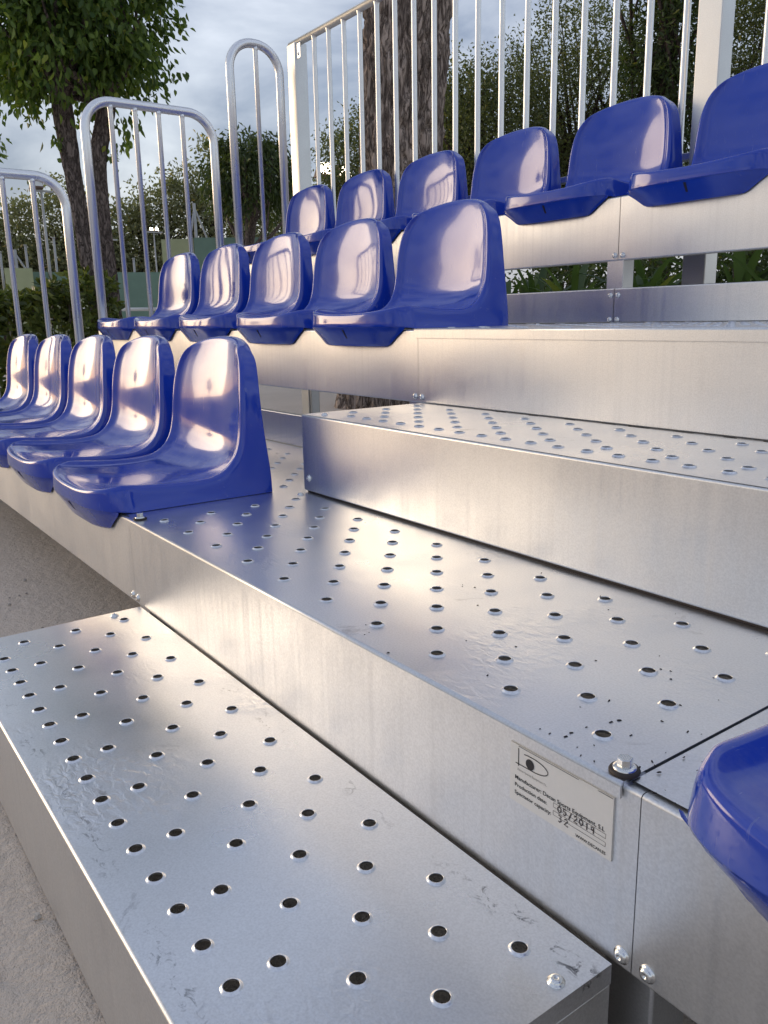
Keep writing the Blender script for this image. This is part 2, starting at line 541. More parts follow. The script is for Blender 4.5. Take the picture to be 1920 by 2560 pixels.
random.seed(4)
tag_rows = []
for row, (y, z) in enumerate(((0.0, 0.0), (Y2, Z2))):
    zt = z - 0.0035
    f = channel('fascia_panel', XL, 0.0161, y + 0.0035, zt, FH, M['fascia'], stand)
    bolt(f, (0.004, y + 0.0035, zt - FH + 0.015))
    f = channel('fascia_panel', 0.0170, 1.2171, y + 0.0035, zt, FH, M['fascia'], stand)
    bolt(f, (0.030, y + 0.0035, zt - FH + 0.0145)); bolt(f, (1.2075, y + 0.0035, zt - FH + 0.014))
    f = channel('fascia_panel', 1.2180, XR, y + 0.0035, zt, FH, M['fascia'], stand)
    bolt(f, (1.2335, y + 0.0035, zt - FH + 0.014))
    # walkway sheets: left of the aisle, aisle (with a bent-down front lip), right of the aisle
    t = perforated('tread_plate', XL, 0.0035, y + 0.012, y + Y2 - 0.006, z - 0.001, -2.343, 0.05865, 40, y + 0.050, 0.0485, 13, lambda i, j: (i + j) % 2 == 0, M['tread'], stand, 0, 4)
    t = perforated('tread_plate', 0.0055, 1.2, y + 0.0035, y + Y2 - 0.006, z, 0.085, 0.05865, 19, y + 0.050, 0.0485, 7 if row == 0 else 13, lambda i, j: (i + j) % 2 == 0, M['tread'], stand, 0.0145 if row == 0 else 0.022, 6)
    bolt(t, (0.049, y + 0.374, z), 'Z')
    t = perforated('tread_plate', 1.2025, XR, y + 0.012, y + Y2 - 0.006, z - 0.001, 1.27, 0.05865, 39, y + 0.050, 0.0485, 13, lambda i, j: (i + j) % 2 == 0, M['tread'], stand, 0, 4)
    # upright strip along the back of the walkway
    for x0, x1, bx in ((XL, 0.0095, (-0.003,)), (0.0120, XR, (0.0235, 1.2))):
        kp = channel('kick_plate', x0, x1, y + Y2 - 0.003, z + 0.096, 0.096, M['riser'], stand, 0.012, 0.004)
        for b_ in bx:
            for dz in (0.009, 0.077): bolt(kp, (b_, y + Y2 - 0.003, z + dz))
# back row: no aisle
zt = Z3 - 0.0035
f = channel('fascia_panel', XL, 0.0125, Y3 + 0.0035, zt, FH, M['fascia'], stand); bolt(f, (0.001, Y3 + 0.0035, zt - FH + 0.015))
f = channel('fascia_panel', 0.0145, XR, Y3 + 0.0035, zt, FH, M['fascia'], stand); bolt(f, (0.0285, Y3 + 0.0035, zt - FH + 0.014))
for x0, x1 in ((XL, 0.012), (0.0145, XR)):
    perforated('tread_plate', x0, x1, Y3 + 0.012, Y3 + 0.47, Z3 - 0.001, x0 + 0.067, 0.05865, int((x1 - x0 - 0.12) / 0.05865), Y3 + 0.05, 0.0485, 8, lambda i, j: (i + j) % 2 == 0, M['tread'], stand, 0, 3)
box('rear_beam', (XL, XR, Y3 + 0.472, Y3 + 0.476, Z3 - 0.10, Z3 + 0.10), M['fascia'], stand)
# legs and cross beams of the frame
for X in (-2.38, 0.0, 1.2, 3.57):
    for (yy, zz) in ((0.05, -0.02), (Y2 + 0.033, Z2 - 0.02), (Y3 + 0.035, Z3 - 0.02), (Y3 + 0.42, Z3 - 0.02)):
        box('leg', (X - 0.026, X + 0.026, yy - 0.026, yy + 0.026, G, zz - 0.10), M['frame'], stand, 0.003)
    for (ya, yb, zz) in ((0.02, Y2 + 0.06, 0), (Y2 + 0.02, Y3 + 0.06, Z2), (Y3 + 0.02, Y3 + 0.46, Z3)):
        box('beam', (X - 0.02, X + 0.02, ya, yb, zz - 0.088, zz - 0.024), M['frame'], stand, 0.002)
for (yy, z0, z1) in ((0.020, -0.16, -0.02), (Y2 + 0.02, Z2 - 0.16, Z2 - 0.02), (Y3 + 0.02, Z3 - 0.16, Z3 - 0.02)):
    pass
# joint plate that backs the panel seam of the back row
box('joint_plate', (-0.026, 0.0305, Y3 + 0.0065, Y3 + 0.0105, Z2 + 0.06, Z3 - 0.05), M['fascia'], stand, 0.001)

# hex bolts with rubber washers on the aisle sheet of the front tier
def hex_bolt(parent, loc):
    w1 = obj('washer', mesh('washer', *lathe_geo([(0.0128, 0), (0.0132, 0.0015), (0.0120, 0.0034), (0.0085, 0.0036)], 24), M['rubber'], True), parent)
    w2 = mesh('bolt', *lathe_geo([(0.0100, 0.0034), (0.0098, 0.0050), (0.0080, 0.0058), (0.0066, 0.0060)], 24), M['bolt'], True)
    bm = bmesh.new(); bm.from_mesh(w2)
    g = bmesh.ops.create_cone(bm, cap_ends=True, segments=6, radius1=0.0068, radius2=0.0068, depth=0.0070, matrix=Matrix.Translation((0, 0, 0.0094)))
    bmesh.ops.bevel(bm, geom=list({e_ for v in g['verts'] for e_ in v.link_edges}), offset=0.0006, segments=1, affect='EDGES')
    bm.to_mesh(w2); bm.free()
    o2 = obj('bolt', w2, parent)
    for o_ in (w1, o2): o_.location = loc
    o2.rotation_euler = (0, 0, 0.35)
aisle = [o for o in stand.children if o.name.startswith('tread_plate')][1]
hex_bolt(aisle, (1.1905, 0.0165, 0.0)); hex_bolt(aisle, (0.041, 0.018, 0.0))

# ------------------------------------------------------------------ the two boxed half steps in the aisle
def half_step(label, x0, x1, y0, y1, ztop, zbot, tall, boltx):
    t = thing('aisle_step', ((x0 + x1) / 2, (y0 + y1) / 2, zbot), label, 'step')
    nc = 19; c0 = x0 + 0.054
    tr = perforated('tread', x0, x1, y0 + 0.0035, y1, ztop, c0, 0.0575, nc, y0 + 0.0555, 0.0444, 6, lambda i, j: (j == 0 and i > 0) or (i + j) % 2 == 1, M['tread'], t, 0.0, 6)
    fp = channel('front_panel', x0, x1, y0, ztop - 0.0006, ztop - zbot - 0.0006, M['riser'], t, 0.008, 0.012)
    for X in (x0, x1):
        s = 1 if X == x0 else -1
        box('side_panel', (min(X, X + s * 0.003), max(X, X + s * 0.003), y0 + 0.006, y1 - 0.001, zbot, ztop - 0.0205), M['riser'], t, 0.0008)
    return t, tr, fp
stA, trA, fpA = half_step('low perforated metal step on the ground below the plate with print', 0.0525, 1.2015, -0.3295, -0.0015, -0.1720, G, True, 0)
bolt(trA, (1.186, -0.054, -0.172), 'Z'); bolt(trA, (0.0725, -0.059, -0.172), 'Z')
stB, trB, fpB = half_step('perforated metal half step standing on the front tier in the aisle', 0.0290, 1.19, 0.3960, Y2 - 0.004, 0.1722, 0.0045, True, 0)
bolt(fpB, (0.050, 0.396, 0.034)); bolt(trB, (0.078, 0.4245, 0.1722), 'Z')
box('foot', (0.033, 1.186, 0.402, 0.42, 0.0004, 0.0044), M['rubber'], stB, 0)

# ------------------------------------------------------------------ blue moulded seats
US = [-1, -0.95, -0.88, -0.76, -0.55, -0.28, 0, 0.28, 0.55, 0.76, 0.88, 0.95, 1]
ST = [  # centre (y, z), edge (y, z), half width, outer edge point (x, y, z)
    ((-0.041, 0.037), (0.020, 0.054), 0.199, (0.2145, 0.024, 0.0)),
    ((-0.026, 0.037), (0.030, 0.055), 0.200, (0.215, 0.033, 0.0)),
    ((0.000, 0.031), (0.048, 0.053), 0.200, (0.215, 0.048, 0.0)),
    ((0.060, 0.021), (0.080, 0.049), 0.200, (0.215, 0.080, 0.0)),
    ((0.120, 0.018), (0.130, 0.046), 0.200, (0.215, 0.130, 0.0)),
    ((0.185, 0.019), (0.180, 0.044), 0.200, (0.215, 0.195, 0.0)),
    ((0.235, 0.028), (0.220, 0.048), 0.200, (0.216, 0.265, 0.0)),
    ((0.274, 0.050), (0.250, 0.064), 0.200, (0.216, 0.343, 0.0)),
    ((0.302, 0.084), (0.271, 0.092), 0.199, (0.214, 0.343, 0.046)),
    ((0.3095, 0.125), (0.281, 0.130), 0.198, (0.212, 0.336, 0.100)),
    ((0.3115, 0.175), (0.285, 0.178), 0.196, (0.208, 0.331, 0.165)),
    ((0.3165, 0.225), (0.290, 0.225), 0.191, (0.201, 0.331, 0.218)),
    ((0.325, 0.271), (0.297, 0.264), 0.181, (0.190, 0.335, 0.258)),
    ((0.334, 0.306), (0.304, 0.292), 0.165, (0.173, 0.341, 0.288)),
    ((0.342, 0.331), (0.311, 0.309), 0.141, (0.147, 0.346, 0.306)),
]
def seat_mesh():
    V, F = [], []
    nu, ns = len(US), len(ST)
    top = {}
    def add(p):
        V.append(p); return len(V) - 1
    for i, (c, e_, wd, o_) in enumerate(ST):
        for j, u in enumerate(US):
            au = abs(u)
            b = au ** 2.6
            if i <= 2: by = 1 - (1 - min(1.0, au) ** 4) ** 0.5
            else: by = b
            y = c[0] + (e_[0] - c[0]) * by
            z = c[1] + (e_[1] - c[1]) * b
            if 0 < i < ns - 1:
                if abs(au - 0.95) < 1e-6: z += 0.0025 if i < 7 else 0; y -= 0.0030 if i >= 7 else 0
                if abs(au - 0.88) < 1e-6: z -= 0.0030 if i < 7 else 0; y += 0.0030 if i >= 7 else 0
            if i >= 12: z += (0.0 if i < 14 else 0.004 * (1 - au ** 3))
            top[i, j] = add((u * wd, y, z))
    for i in range(ns - 1):
        for j in range(nu - 1):
            F.append((top[i, j], top[i, j + 1], top[i + 1, j + 1], top[i + 1, j]))
    # side walls: rim -> middle -> outer, both sides
    rear = {}
    mids = {}
    for sgn, j in ((-1, 0), (1, nu - 1)):
        for i in range(ns):
            a = Vector(V[top[i, j]]); o_ = Vector((ST[i][3][0] * sgn, ST[i][3][1], ST[i][3][2]))
            for k, t_ in enumerate((0.13, 0.42, 0.75, 1.0)):
                mids[i, j, k + 1] = add(tuple(a.lerp(o_, t_) + Vector((sgn * (0.0030 if k == 0 else 0.0015 if k == 1 else 0), 0, 0))))
            mids[i, j, 0] = top[i, j]
        for i in range(ns - 1):
            for k in range(4):
                f = (mids[i, j, k], mids[i + 1, j, k], mids[i + 1, j, k + 1], mids[i, j, k + 1])
                F.append(f if sgn > 0 else f[::-1])
    # top edge and rear wall
    tm = {}
    for j, u in enumerate(US):
        a = Vector(V[top[ns - 1, j]])
        for k, (dy, dz, s) in enumerate(((0.005, 0.004, 1.0), (0.014, 0.0045, 1.015), (0.024, 0.002, 1.03), (0.031, -0.004, 1.035))):
            if j in (0, nu - 1): tm[j, k + 1] = mids[ns - 1, j, k + 1]
            else: tm[j, k + 1] = add((a.x * s, a.y + dy, a.z + dz))
        tm[j, 0] = top[ns - 1, j]
    for j in range(nu - 1):
        for k in range(4):
            F.append((tm[j, k], tm[j + 1, k], tm[j + 1, k + 1], tm[j, k + 1]))
    rr = {}
    for i in range(7, ns):
        ox, oy, oz = ST[i][3]
        for j, u in enumerate(US):
            if j in (0, nu - 1): rr[i, j] = mids[i, j, 4]
            elif i == ns - 1: rr[i, j] = tm[j, 4]
            else: rr[i, j] = add((u * ox, oy + 0.022 * (1 - abs(u) ** 3), oz + (0.02 * (1 - u * u) if i > 11 else 0)))
    for i in range(7, ns - 1):
        for j in range(nu - 1):
            F.append((rr[i, j], rr[i + 1, j], rr[i + 1, j + 1], rr[i, j + 1]))
    # front: rolled lip down to a crease, then back under to the panel
    fr = {}
    for j, u in enumerate(US):
        a = Vector(V[top[0, j]])
        au = abs(u)
        cy = -0.046 + 0.070 * (1 - (1 - au ** 4) ** 0.5)
        pts = [(u * 0.203, a.y - 0.0035, a.z - 0.0045), (u * 0.209, cy + 0.0008, a.z - 0.013), (u * 0.212, cy, 0.013), (u * 0.2125, cy + 0.0008, 0.0032), (u * 0.2125, max(cy + 0.004, -0.001) if au > 0.93 else -0.002, 0.0015)]
        for k, p in enumerate(pts):
            if j in (0, nu - 1) and k < 4: fr[j, k + 1] = mids[0, j, k + 1]
            else: fr[j, k + 1] = add(p)
        fr[j, 0] = top[0, j]
    for j in range(nu - 1):
        for k in range(5):
            F.append((fr[j, k], fr[j, k + 1], fr[j + 1, k + 1], fr[j + 1, k]))
    m = mesh('shell', V, F, M['blue'], True)
    bm = bmesh.new(); bm.from_mesh(m)
    bmesh.ops.recalc_face_normals(bm, faces=bm.faces)
    cl = bm.edges.layers.float.new('crease_edge')
    bm.verts.ensure_lookup_table()
    for j in range(nu - 1):
        e_ = bm.edges.get((bm.verts[fr[j, 4]], bm.verts[fr[j + 1, 4]]))
        if e_: e_[cl] = 1.0
    for e_ in bm.edges:                                  # base line and the vertical arris of the side wall
        if all(v.co.z < 1e-4 for v in e_.verts): e_[cl] = 1.0
    for j in (0, nu - 1):
        for i in range(7, ns - 1):
            e_ = bm.edges.get((bm.verts[mids[i, j, 4]], bm.verts[mids[i + 1, j, 4]]))
            if e_: e_[cl] = 0.7
    bm.to_mesh(m); bm.free()
    o = bpy.data.objects.new('tmp', m); C.objects.link(o)
    md = o.modifiers.new('s', 'SUBSURF'); md.levels = 2; md.render_levels = 2
    dg = bpy.context.evaluated_depsgraph_get()
    m2 = bpy.data.meshes.new_from_object(o.evaluated_get(dg))
    bpy.data.objects.remove(o)
    m2.name = 'shell'
    m2.polygons.foreach_set('use_smooth', [True] * len(m2.polygons))
    return m2
shell_m = seat_mesh()
def apron_mesh():
    # hanging flap in front of the panel: full width above, tapering below, leaning back to the panel
    us = [math.sin(math.pi / 2 * k / 8) for k in range(-8, 9)]
    n = len(us); V = []
    lv = [(0.0035, 0.2105, 0.0), (-0.002, 0.2075, 0.10), (-0.010, 0.195, 0.26), (-0.020, 0.178, 0.48), (-0.030, 0.163, 0.70), (-0.038, 0.151, 0.88), (-0.0425, 0.140, 0.98), (-0.0440, 0.128, 1.0)]
    for z, hw_, t in lv:
        for u in us:
            y_top = -0.0435 + 0.070 * (1 - (1 - min(1.0, abs(u)) ** 4) ** 0.5); y_bot = -0.017 + 0.016 * abs(u) ** 5
            V.append((hw_ * u, min(y_top + (y_bot - y_top) * t, -0.001), z))
    bot = [(lv[-1][1] * u, 0) for u in us]
    F = []
    for r in range(len(lv) - 1):
        for k in range(n - 1):
            F.append((r * n + k, r * n + k + 1, (r + 1) * n + k + 1, (r + 1) * n + k))
    b = len(V); V += [(x, -0.001, V[(len(lv) - 1) * n + k][2]) for k, (x, _) in enumerate(bot)]
    for k in range(n - 1): F.append(((len(lv) - 1) * n + k, (len(lv) - 1) * n + k + 1, b + k + 1, b + k))
    for s in (0, n - 1):
        col = [r * n + s for r in range(len(lv))] + [b + s]
        bb = len(V); V += [(V[i][0], -0.0005, V[i][2]) for i in col]
        for k in range(len(col) - 1): F.append((col[k], col[k + 1], bb + k + 1, bb + k))
    m = mesh('apron', V, F, M['blue'], True)
    bm = bmesh.new(); bm.from_mesh(m); bmesh.ops.remove_doubles(bm, verts=bm.verts, dist=1e-5); bmesh.ops.recalc_face_normals(bm, faces=bm.faces)
    bm.to_mesh(m); bm.free()
    m.polygons.foreach_set('use_smooth', [True] * len(m.polygons))
    return m
apron_m = apron_mesh()
def slot_mesh():
    V = [(-0.0035, -0.0425, -0.002), (0.0035, -0.0425, -0.002), (0.0035, -0.0195, -0.038), (-0.0035, -0.0195, -0.038),
         (-0.0035, -0.030, -0.002), (0.0035, -0.030, -0.002), (0.0035, -0.010, -0.038), (-0.0035, -0.010, -0.038)]
    F = [(0, 1, 2, 3), (1, 5, 6, 2), (4, 0, 3, 7), (3, 2, 6, 7), (0, 4, 5, 1)]
    return mesh('slot', V, F, M['slot'])
slot_m = slot_mesh()
def seat(loc, label, group):
    r = bpy.data.objects.new('stadium_seat', None); r.empty_display_size = 0.05
    C.objects.link(r); r.location = loc
    r.rotation_euler = (0, 0, rad(random.uniform(-0.5, 0.5)))
    tag(r, label, 'seat', group)
    for nm, m in (('shell', shell_m), ('apron', apron_m), ('slot', slot_m)):
        o = bpy.data.objects.new(nm, m); C.objects.link(o); o.parent = r
PITCH = 0.476
ordn = ['nearest the aisle', 'second from the aisle', 'third from the aisle', 'fourth from the aisle', 'at the far left end']
for k in range(5):
    seat((-0.237 - 0.470 * k, 0.0, 0.0), 'glossy blue plastic seat in the lowest row, ' + ordn[k], 'blue seats on the stand')
    seat((-0.241 - PITCH * k, Y2, Z2), 'glossy blue plastic seat in the middle row, ' + ordn[k], 'blue seats on the stand')
bl = ['at far left end by corner post', 'second from the left end', 'third from the left end', 'fourth from the left end', 'just left of the thick white post', 'cut by the right picture edge']
for k in range(6):
    seat((-2.165 + 0.482 * k, Y3, Z3), 'glossy blue plastic seat in the top row, ' + bl[k], 'blue seats on the stand')
seat((1.463, 0.0, 0.0), 'dark blue seat front close to camera, beside the printed plate', 'blue seats on the stand')

# ------------------------------------------------------------------ railings
def arch(label, x, ya, yb, zb, zt, bars, r=0.0212):
    t = thing('guard_rail', (x, (ya + yb) / 2, zb), label, 'railing', 'arched end railings')
    R_ = min(0.13, (yb - ya) / 2 - 0.004)
    P = [(x, ya, zb), (x, ya, zt - R_ - 0.02)]
    for k in range(0, 11):
        a = rad(180 - 90 * k / 10); P.append((x, ya + R_ + R_ * math.cos(a), zt - R_ + R_ * math.sin(a)))
    for k in range(0, 11):
        a = rad(90 - 90 * k / 10); P.append((x, yb - R_ + R_ * math.cos(a), zt - R_ + R_ * math.sin(a)))
    P += [(x, yb, zt - R_ - 0.02), (x, yb, zb)]
    Q = [P[0]]
    for p in P[1:]:
        if (Vector(p) - Vector(Q[-1])).length > 1e-4: Q.append(p)
    tube('hoop', Q, r, M['tube'], t, 20)
    for b in bars:
        zz = zt
        if b < ya + R_: zz = zt - R_ + math.sqrt(max(0, R_ ** 2 - (ya + R_ - b) ** 2))
        if b > yb - R_: zz = zt - R_ + math.sqrt(max(0, R_ ** 2 - (b - yb + R_) ** 2))
        tube('bar', [(x, b, zb + 0.05), (x, b, zz - r - 0.012), (x, b, zz - r - 0.005), (x, b, zz - 0.010)], [0.0115, 0.0115, 0.0128, 0.0165], M['tube'], t, 14)
    tube('bottom_rail', [(x, ya, zb + 0.05), (x, yb, zb + 0.05)], 0.012, M['tube'], t, 12)
    return t
arch('low arched tube railing at the end of the lowest row', -2.44, 0.025, 0.648, -0.12, 1.016, [0.137 + 0.125 * k for k in range(4)][:4])
arch('wide arched tube railing at the end of the middle row', -2.44, 0.766, 1.395, Z2 - 0.12, 1.362, [0.890, 1.004, 1.118, 1.236])
arch('narrow arched tube railing with a single bar beside top row', -2.44, 1.505, 1.786, Z3 - 0.12, 1.722, [1.652])

YF = 1.852
fence = thing('back_railing', (-1.2, YF, Z3), 'tall white back railing with close vertical bars behind top row', 'railing')
box('post', (-2.45, -2.37, YF - 0.012, YF + 0.060, G, 1.745), M['post_galv'], fence, 0.003)
box('post', (-0.030, 0.050, YF - 0.028, YF + 0.036, G, 2.6), M['post_galv'], fence, 0.003)
ZR = 1.752
rl = tube('top_rail', [(-2.462, YF + 0.02, ZR), (-0.02, YF + 0.02, ZR)], 0.0185, M['bar'], fence, 16)
tube('top_rail', [(0.04, YF + 0.02, ZR), (2.4, YF + 0.02, ZR)], 0.0185, M['bar'], fence, 16)
for x0, x1 in ((-2.38, -0.03), (0.05, 2.4)):
    box('bottom_rail', (x0, x1, YF + 0.003, YF + 0.037, 0.832, 0.852), M['bar'], fence, 0.002)
bar_x = [-2.2330 + 0.1333 * k for k in range(17)] + [0.165, 0.298, 0.431, 0.564]
bv, bf = tube_geo([(0, 0, 0.842), (0, 0, ZR - 0.030), (0, 0, ZR - 0.022), (0, 0, ZR - 0.006)], [0.0112, 0.0112, 0.0124, 0.0160], 14, False)
bar_m = mesh('bar', bv, bf, M['bar'], True)
for x in bar_x:
    o = obj('bar', bar_m, fence); o.location = (x, YF + 0.02, 0)
br = box('bracket', (-2.366, -2.330, YF - 0.004, YF - 0.0005, 1.665, 1.735), M['bar'], fence, 0.001)
bolt(br, (-2.348, YF - 0.004, 1.685))

# ------------------------------------------------------------------ maker's plate
pl = thing('information_plate', (1.132, -0.001, -0.048), 'small printed metal plate on the aisle front panel under the hex bolt', 'plate')
PX0, PX1, PZ0, PZ1 = 1.0725, 1.1925, -0.0785, -0.0185
PY = 0.0018
bm = bmesh.new()
bmesh.ops.create_grid(bm, x_segments=12, y_segments=1, size=0.5)
pm = bpy.data.meshes.new('plate')
for v in bm.verts:
    x = PX0 + (v.co.x + 0.5) * (PX1 - PX0)
    v.co = Vector((x, PY, PZ0 + (v.co.y + 0.5) * (PZ1 - PZ0)))
ext = bmesh.ops.extrude_face_region(bm, geom=bm.faces[:])
for v in [g for g in ext['geom'] if isinstance(g, bmesh.types.BMVert)]: v.co.y += 0.0020
bmesh.ops.recalc_face_normals(bm, faces=bm.faces)
bm.to_mesh(pm); bm.free(); pm.materials.append(M['plate'])
obj('plate', pm, pl)
TY = PY - 0.0003
def text(s, x0, x1, z, h, mat, name='lettering'):
    cu = bpy.data.curves.new('t', 'FONT'); cu.body = s; cu.size = 1.0; cu.resolution_u = 3
    cu.offset = 0.012 if mat is not M['greyink'] else 0.0
    o = bpy.data.objects.new('t', cu); C.objects.link(o)
    dg = bpy.context.evaluated_depsgraph_get()
    m = bpy.data.meshes.new_from_object(o.evaluated_get(dg))
    bpy.data.objects.remove(o)
    n = len(m.vertices); co = np.empty(n * 3); m.vertices.foreach_get('co', co); co = co.reshape(-1, 3)
    a, b = co[:, 0].min(), co[:, 0].max()
    nw = np.stack([x0 + (co[:, 0] - a) / (b - a) * (x1 - x0), np.full(n, TY), z + co[:, 1] * h / 0.70], 1)
    m.vertices.foreach_set('co', nw.ravel()); m.materials.clear(); m.materials.append(mat); m.update()
    m.name = name
    return obj(name, m, pl)
text('Manufacturer: Decan Sports Equipment, S.L', 1.0795, 1.1848, -0.0540, 0.0040, M['ink'])
text('Production date:', 1.0795, 1.1195, -0.0618, 0.0038, M['ink'])
text('Spectator capacity:', 1.0793, 1.1252, -0.0697, 0.0038, M['ink'])
text('WWW.DECAN.ES', 1.1540, 1.1868, -0.0755, 0.0030, M['ink'])
text('Decan Sports Equipment S.L.', 1.0825, 1.1195, -0.0440, 0.0022, M['greyink'])
def ribbon(pts, wd, mat, name, closed=False):
    V, F = [], []
    n = len(pts)
    for i, (x, z) in enumerate(pts):
        a = Vector(pts[max(0, i - 1)]); b = Vector(pts[min(n - 1, i + 1)])
        d = (b - a).normalized(); nn = Vector((-d.y, d.x)) * wd / 2
        V += [(x + nn.x, TY, z + nn.y), (x - nn.x, TY, z - nn.y)]
    for i in range(n - 1): F.append((2 * i, 2 * i + 1, 2 * i + 3, 2 * i + 2))
    return V, F
def multi(strokes, wd, mat, name):
    V, F = [], []
    for s in strokes:
        v, f = ribbon(s, wd, mat, name); b = len(V); V += v; F += [tuple(i + b for i in k) for k in f]
    return obj(name, mesh(name, V, F, mat), pl)
# emblem: upright, baseline sweeping into an open oval, and a solid ball
oval = [(1.0797, -0.0374), (1.0835, -0.0374), (1.095, -0.0372)] + [(1.101 + 0.0190 * math.cos(rad(a)), -0.0305 + 0.0066 * math.sin(rad(a))) for a in range(-85, 100, 8)] + [(1.096, -0.0240), (1.0905, -0.0246)]
multi([[(1.0832, -0.0213), (1.0834, -0.0305), (1.0835, -0.0396)], oval], 0.0009, M['ink'], 'emblem')
bv = [(1.0980, TY - 0.0001, -0.0318)] + [(1.0980 + 0.0052 * math.cos(rad(a)), TY - 0.0001, -0.0318 + 0.0052 * math.sin(rad(a))) for a in range(0, 360, 15)]
obj('emblem_ball', mesh('emblem_ball', bv, [(0, i, i % 24 + 1) for i in range(1, 25)], M['ink']), pl)
multi([[(1.0832, -0.0193), (1.1553, -0.0193)], [(1.176, -0.0193), (1.192, -0.0193)]], 0.0005, M['ink'], 'border_line')
for nm, (a, b, c_, d) in (('field_box', (1.1277, 1.1862, -0.0598, -0.0556)), ('field_box', (1.1277, 1.1862, -0.0676, -0.0634))):
    multi([[(a, c_), (b, c_)], [(a, d), (b, d)], [(a, c_), (a, d)], [(b, c_), (b, d)]], 0.00035, M['ink'], nm)
def dig(ch, x, z, s):
    g = {'0': [[(0.5, 1), (0.1, 0.7), (0.1, 0.3), (0.5, 0), (0.9, 0.3), (0.9, 0.7), (0.5, 1)]], '5': [[(0.9, 1), (0.2, 1), (0.15, 0.6), (0.7, 0.6), (0.85, 0.3), (0.5, 0), (0.1, 0.1)]],
         '/': [[(0.2, -0.1), (0.8, 1.1)]], '2': [[(0.1, 0.8), (0.5, 1), (0.85, 0.75), (0.1, 0.05), (0.95, 0.0)]], '1': [[(0.3, 0.8), (0.55, 1), (0.55, 0)]],
         '9': [[(0.8, 0.6), (0.3, 0.5), (0.2, 0.9), (0.8, 0.95), (0.75, 0.0)]], '3': [[(0.1, 1), (0.8, 0.9), (0.4, 0.55), (0.85, 0.3), (0.4, 0), (0.1, 0.1)]]}[ch]
    return [[(x + a * s * 0.75, z + b * s) for a, b in st] for st in g]
hw = []
for i, ch in enumerate('05/2019'): hw += dig(ch, 1.1325 + 0.0062 * i, -0.0622 + 0.0004 * math.sin(i * 2), 0.0062)
for i, ch in enumerate('32'): hw += dig(ch, 1.1335 + 0.0070 * i, -0.0712, 0.0066)
multi(hw, 0.0013, M['marker'], 'handwriting')

# crumbs of soil on the front tier
random.seed(11)
V, F = [], []
for _ in range(90):
    cx = random.uniform(0.72, 1.55); cy = random.uniform(0.005, 0.38)
    if random.random() < 0.4: cx = 1.2 + random.gauss(0, 0.05); cy = abs(random.gauss(0.03, 0.03)) + 0.006
    s = random.uniform(0.0005, 0.0017); b = len(V)
    an = random.uniform(0, 6)
    for (a, c_, d) in ((-1, -.5, 0), (1, -.4, 0), (.6, .6, 0), (-.7, .5, 0), (-.4, -.2, .6), (.5, .1, .7)):
        V.append((cx + s * (a * 1.5 * math.cos(an) - c_ * math.sin(an)), cy + s * (a * 1.5 * math.sin(an) + c_ * math.cos(an)), 0.0002 + s * d))
    F += [(b, b + 1, b + 5, b + 4), (b + 1, b + 2, b + 5), (b + 2, b + 3, b + 4, b + 5), (b + 3, b, b + 4)]
tag(obj('soil_crumbs', mesh('soil_crumbs', V, F, M['soil'])), 'dark crumbs of soil scattered on the front tier near hex bolt', 'dirt', kind='stuff')

# pebbles and dry leaves on the bare ground
q = Mat('pebble'); q.set(Base_Color=q.ramp(q.noise(9, 2), [(0.3, (0.20, 0.18, 0.16)), (0.7, (0.55, 0.50, 0.44))]), Roughness=0.9); M['pebble'] = q.m
q = Mat('dry_leaf'); q.set(Base_Color=q.ramp(q.noise(5, 2), [(0.3, (0.10, 0.06, 0.035)), (0.7, (0.30, 0.20, 0.11))]), Roughness=0.8); M['dry'] = q.m
random.seed(21)
V, F = [], []
for _ in range(900):
    cx = random.uniform(-3.2, 1.1); cy = random.uniform(-1.6, -0.02) if random.random() < 0.75 else random.uniform(0.1, 3.2)
    s_ = random.choice((0.002, 0.003, 0.003, 0.004, 0.006)) * random.uniform(0.7, 1.3); b = len(V)
    zz = G - 0.008 + 0.010 * noise.noise((cx * 1.7, cy * 1.7, 0)) + 0.004
    an = random.uniform(0, 6)
    for k in range(6):
        a = an + k * math.pi / 3; r = s_ * random.uniform(0.8, 1.3); V.append((cx + r * math.cos(a), cy + r * math.sin(a), zz - s_ * 0.3))
    for k in range(6):
        a = an + k * math.pi / 3 + 0.2; r = s_ * random.uniform(0.5, 0.8); V.append((cx + r * math.cos(a), cy + r * math.sin(a), zz + s_ * random.uniform(0.4, 0.7)))
    for k in range(6): F.append((b + k, b + (k + 1) % 6, b + 6 + (k + 1) % 6, b + 6 + k))
    F.append(tuple(b + 6 + k for k in range(6)))
tag(obj('pebbles', mesh('pebbles', V, F, M['pebble'])), 'small pebbles lying on the bare ground by the stand', 'pebbles', kind='stuff')
V, F = [], []
for _ in range(70):
    cx = random.uniform(-3.2, 0.9); cy = random.uniform(-1.5, -0.02) if random.random() < 0.6 else random.uniform(0.5, 3.4)
    L_ = random.uniform(0.012, 0.035); an = random.uniform(0, 6); b = len(V); zz = G + 0.002
    for (a, c_, d) in ((0, 0, 0.002), (0.45, 0.22, 0.006), (1, 0, 0.004), (0.45, -0.22, 0.005)):
        V.append((cx + L_ * (a * math.cos(an) - c_ * math.sin(an)), cy + L_ * (a * math.sin(an) + c_ * math.cos(an)), zz + d * random.uniform(0.5, 1.5)))
    F += [(b, b + 1, b + 2), (b, b + 2, b + 3)]
tag(obj('leaf_litter', mesh('leaf_litter', V, F, M['dry'])), 'few dry brown leaves scattered on the bare ground', 'leaves', kind='stuff')

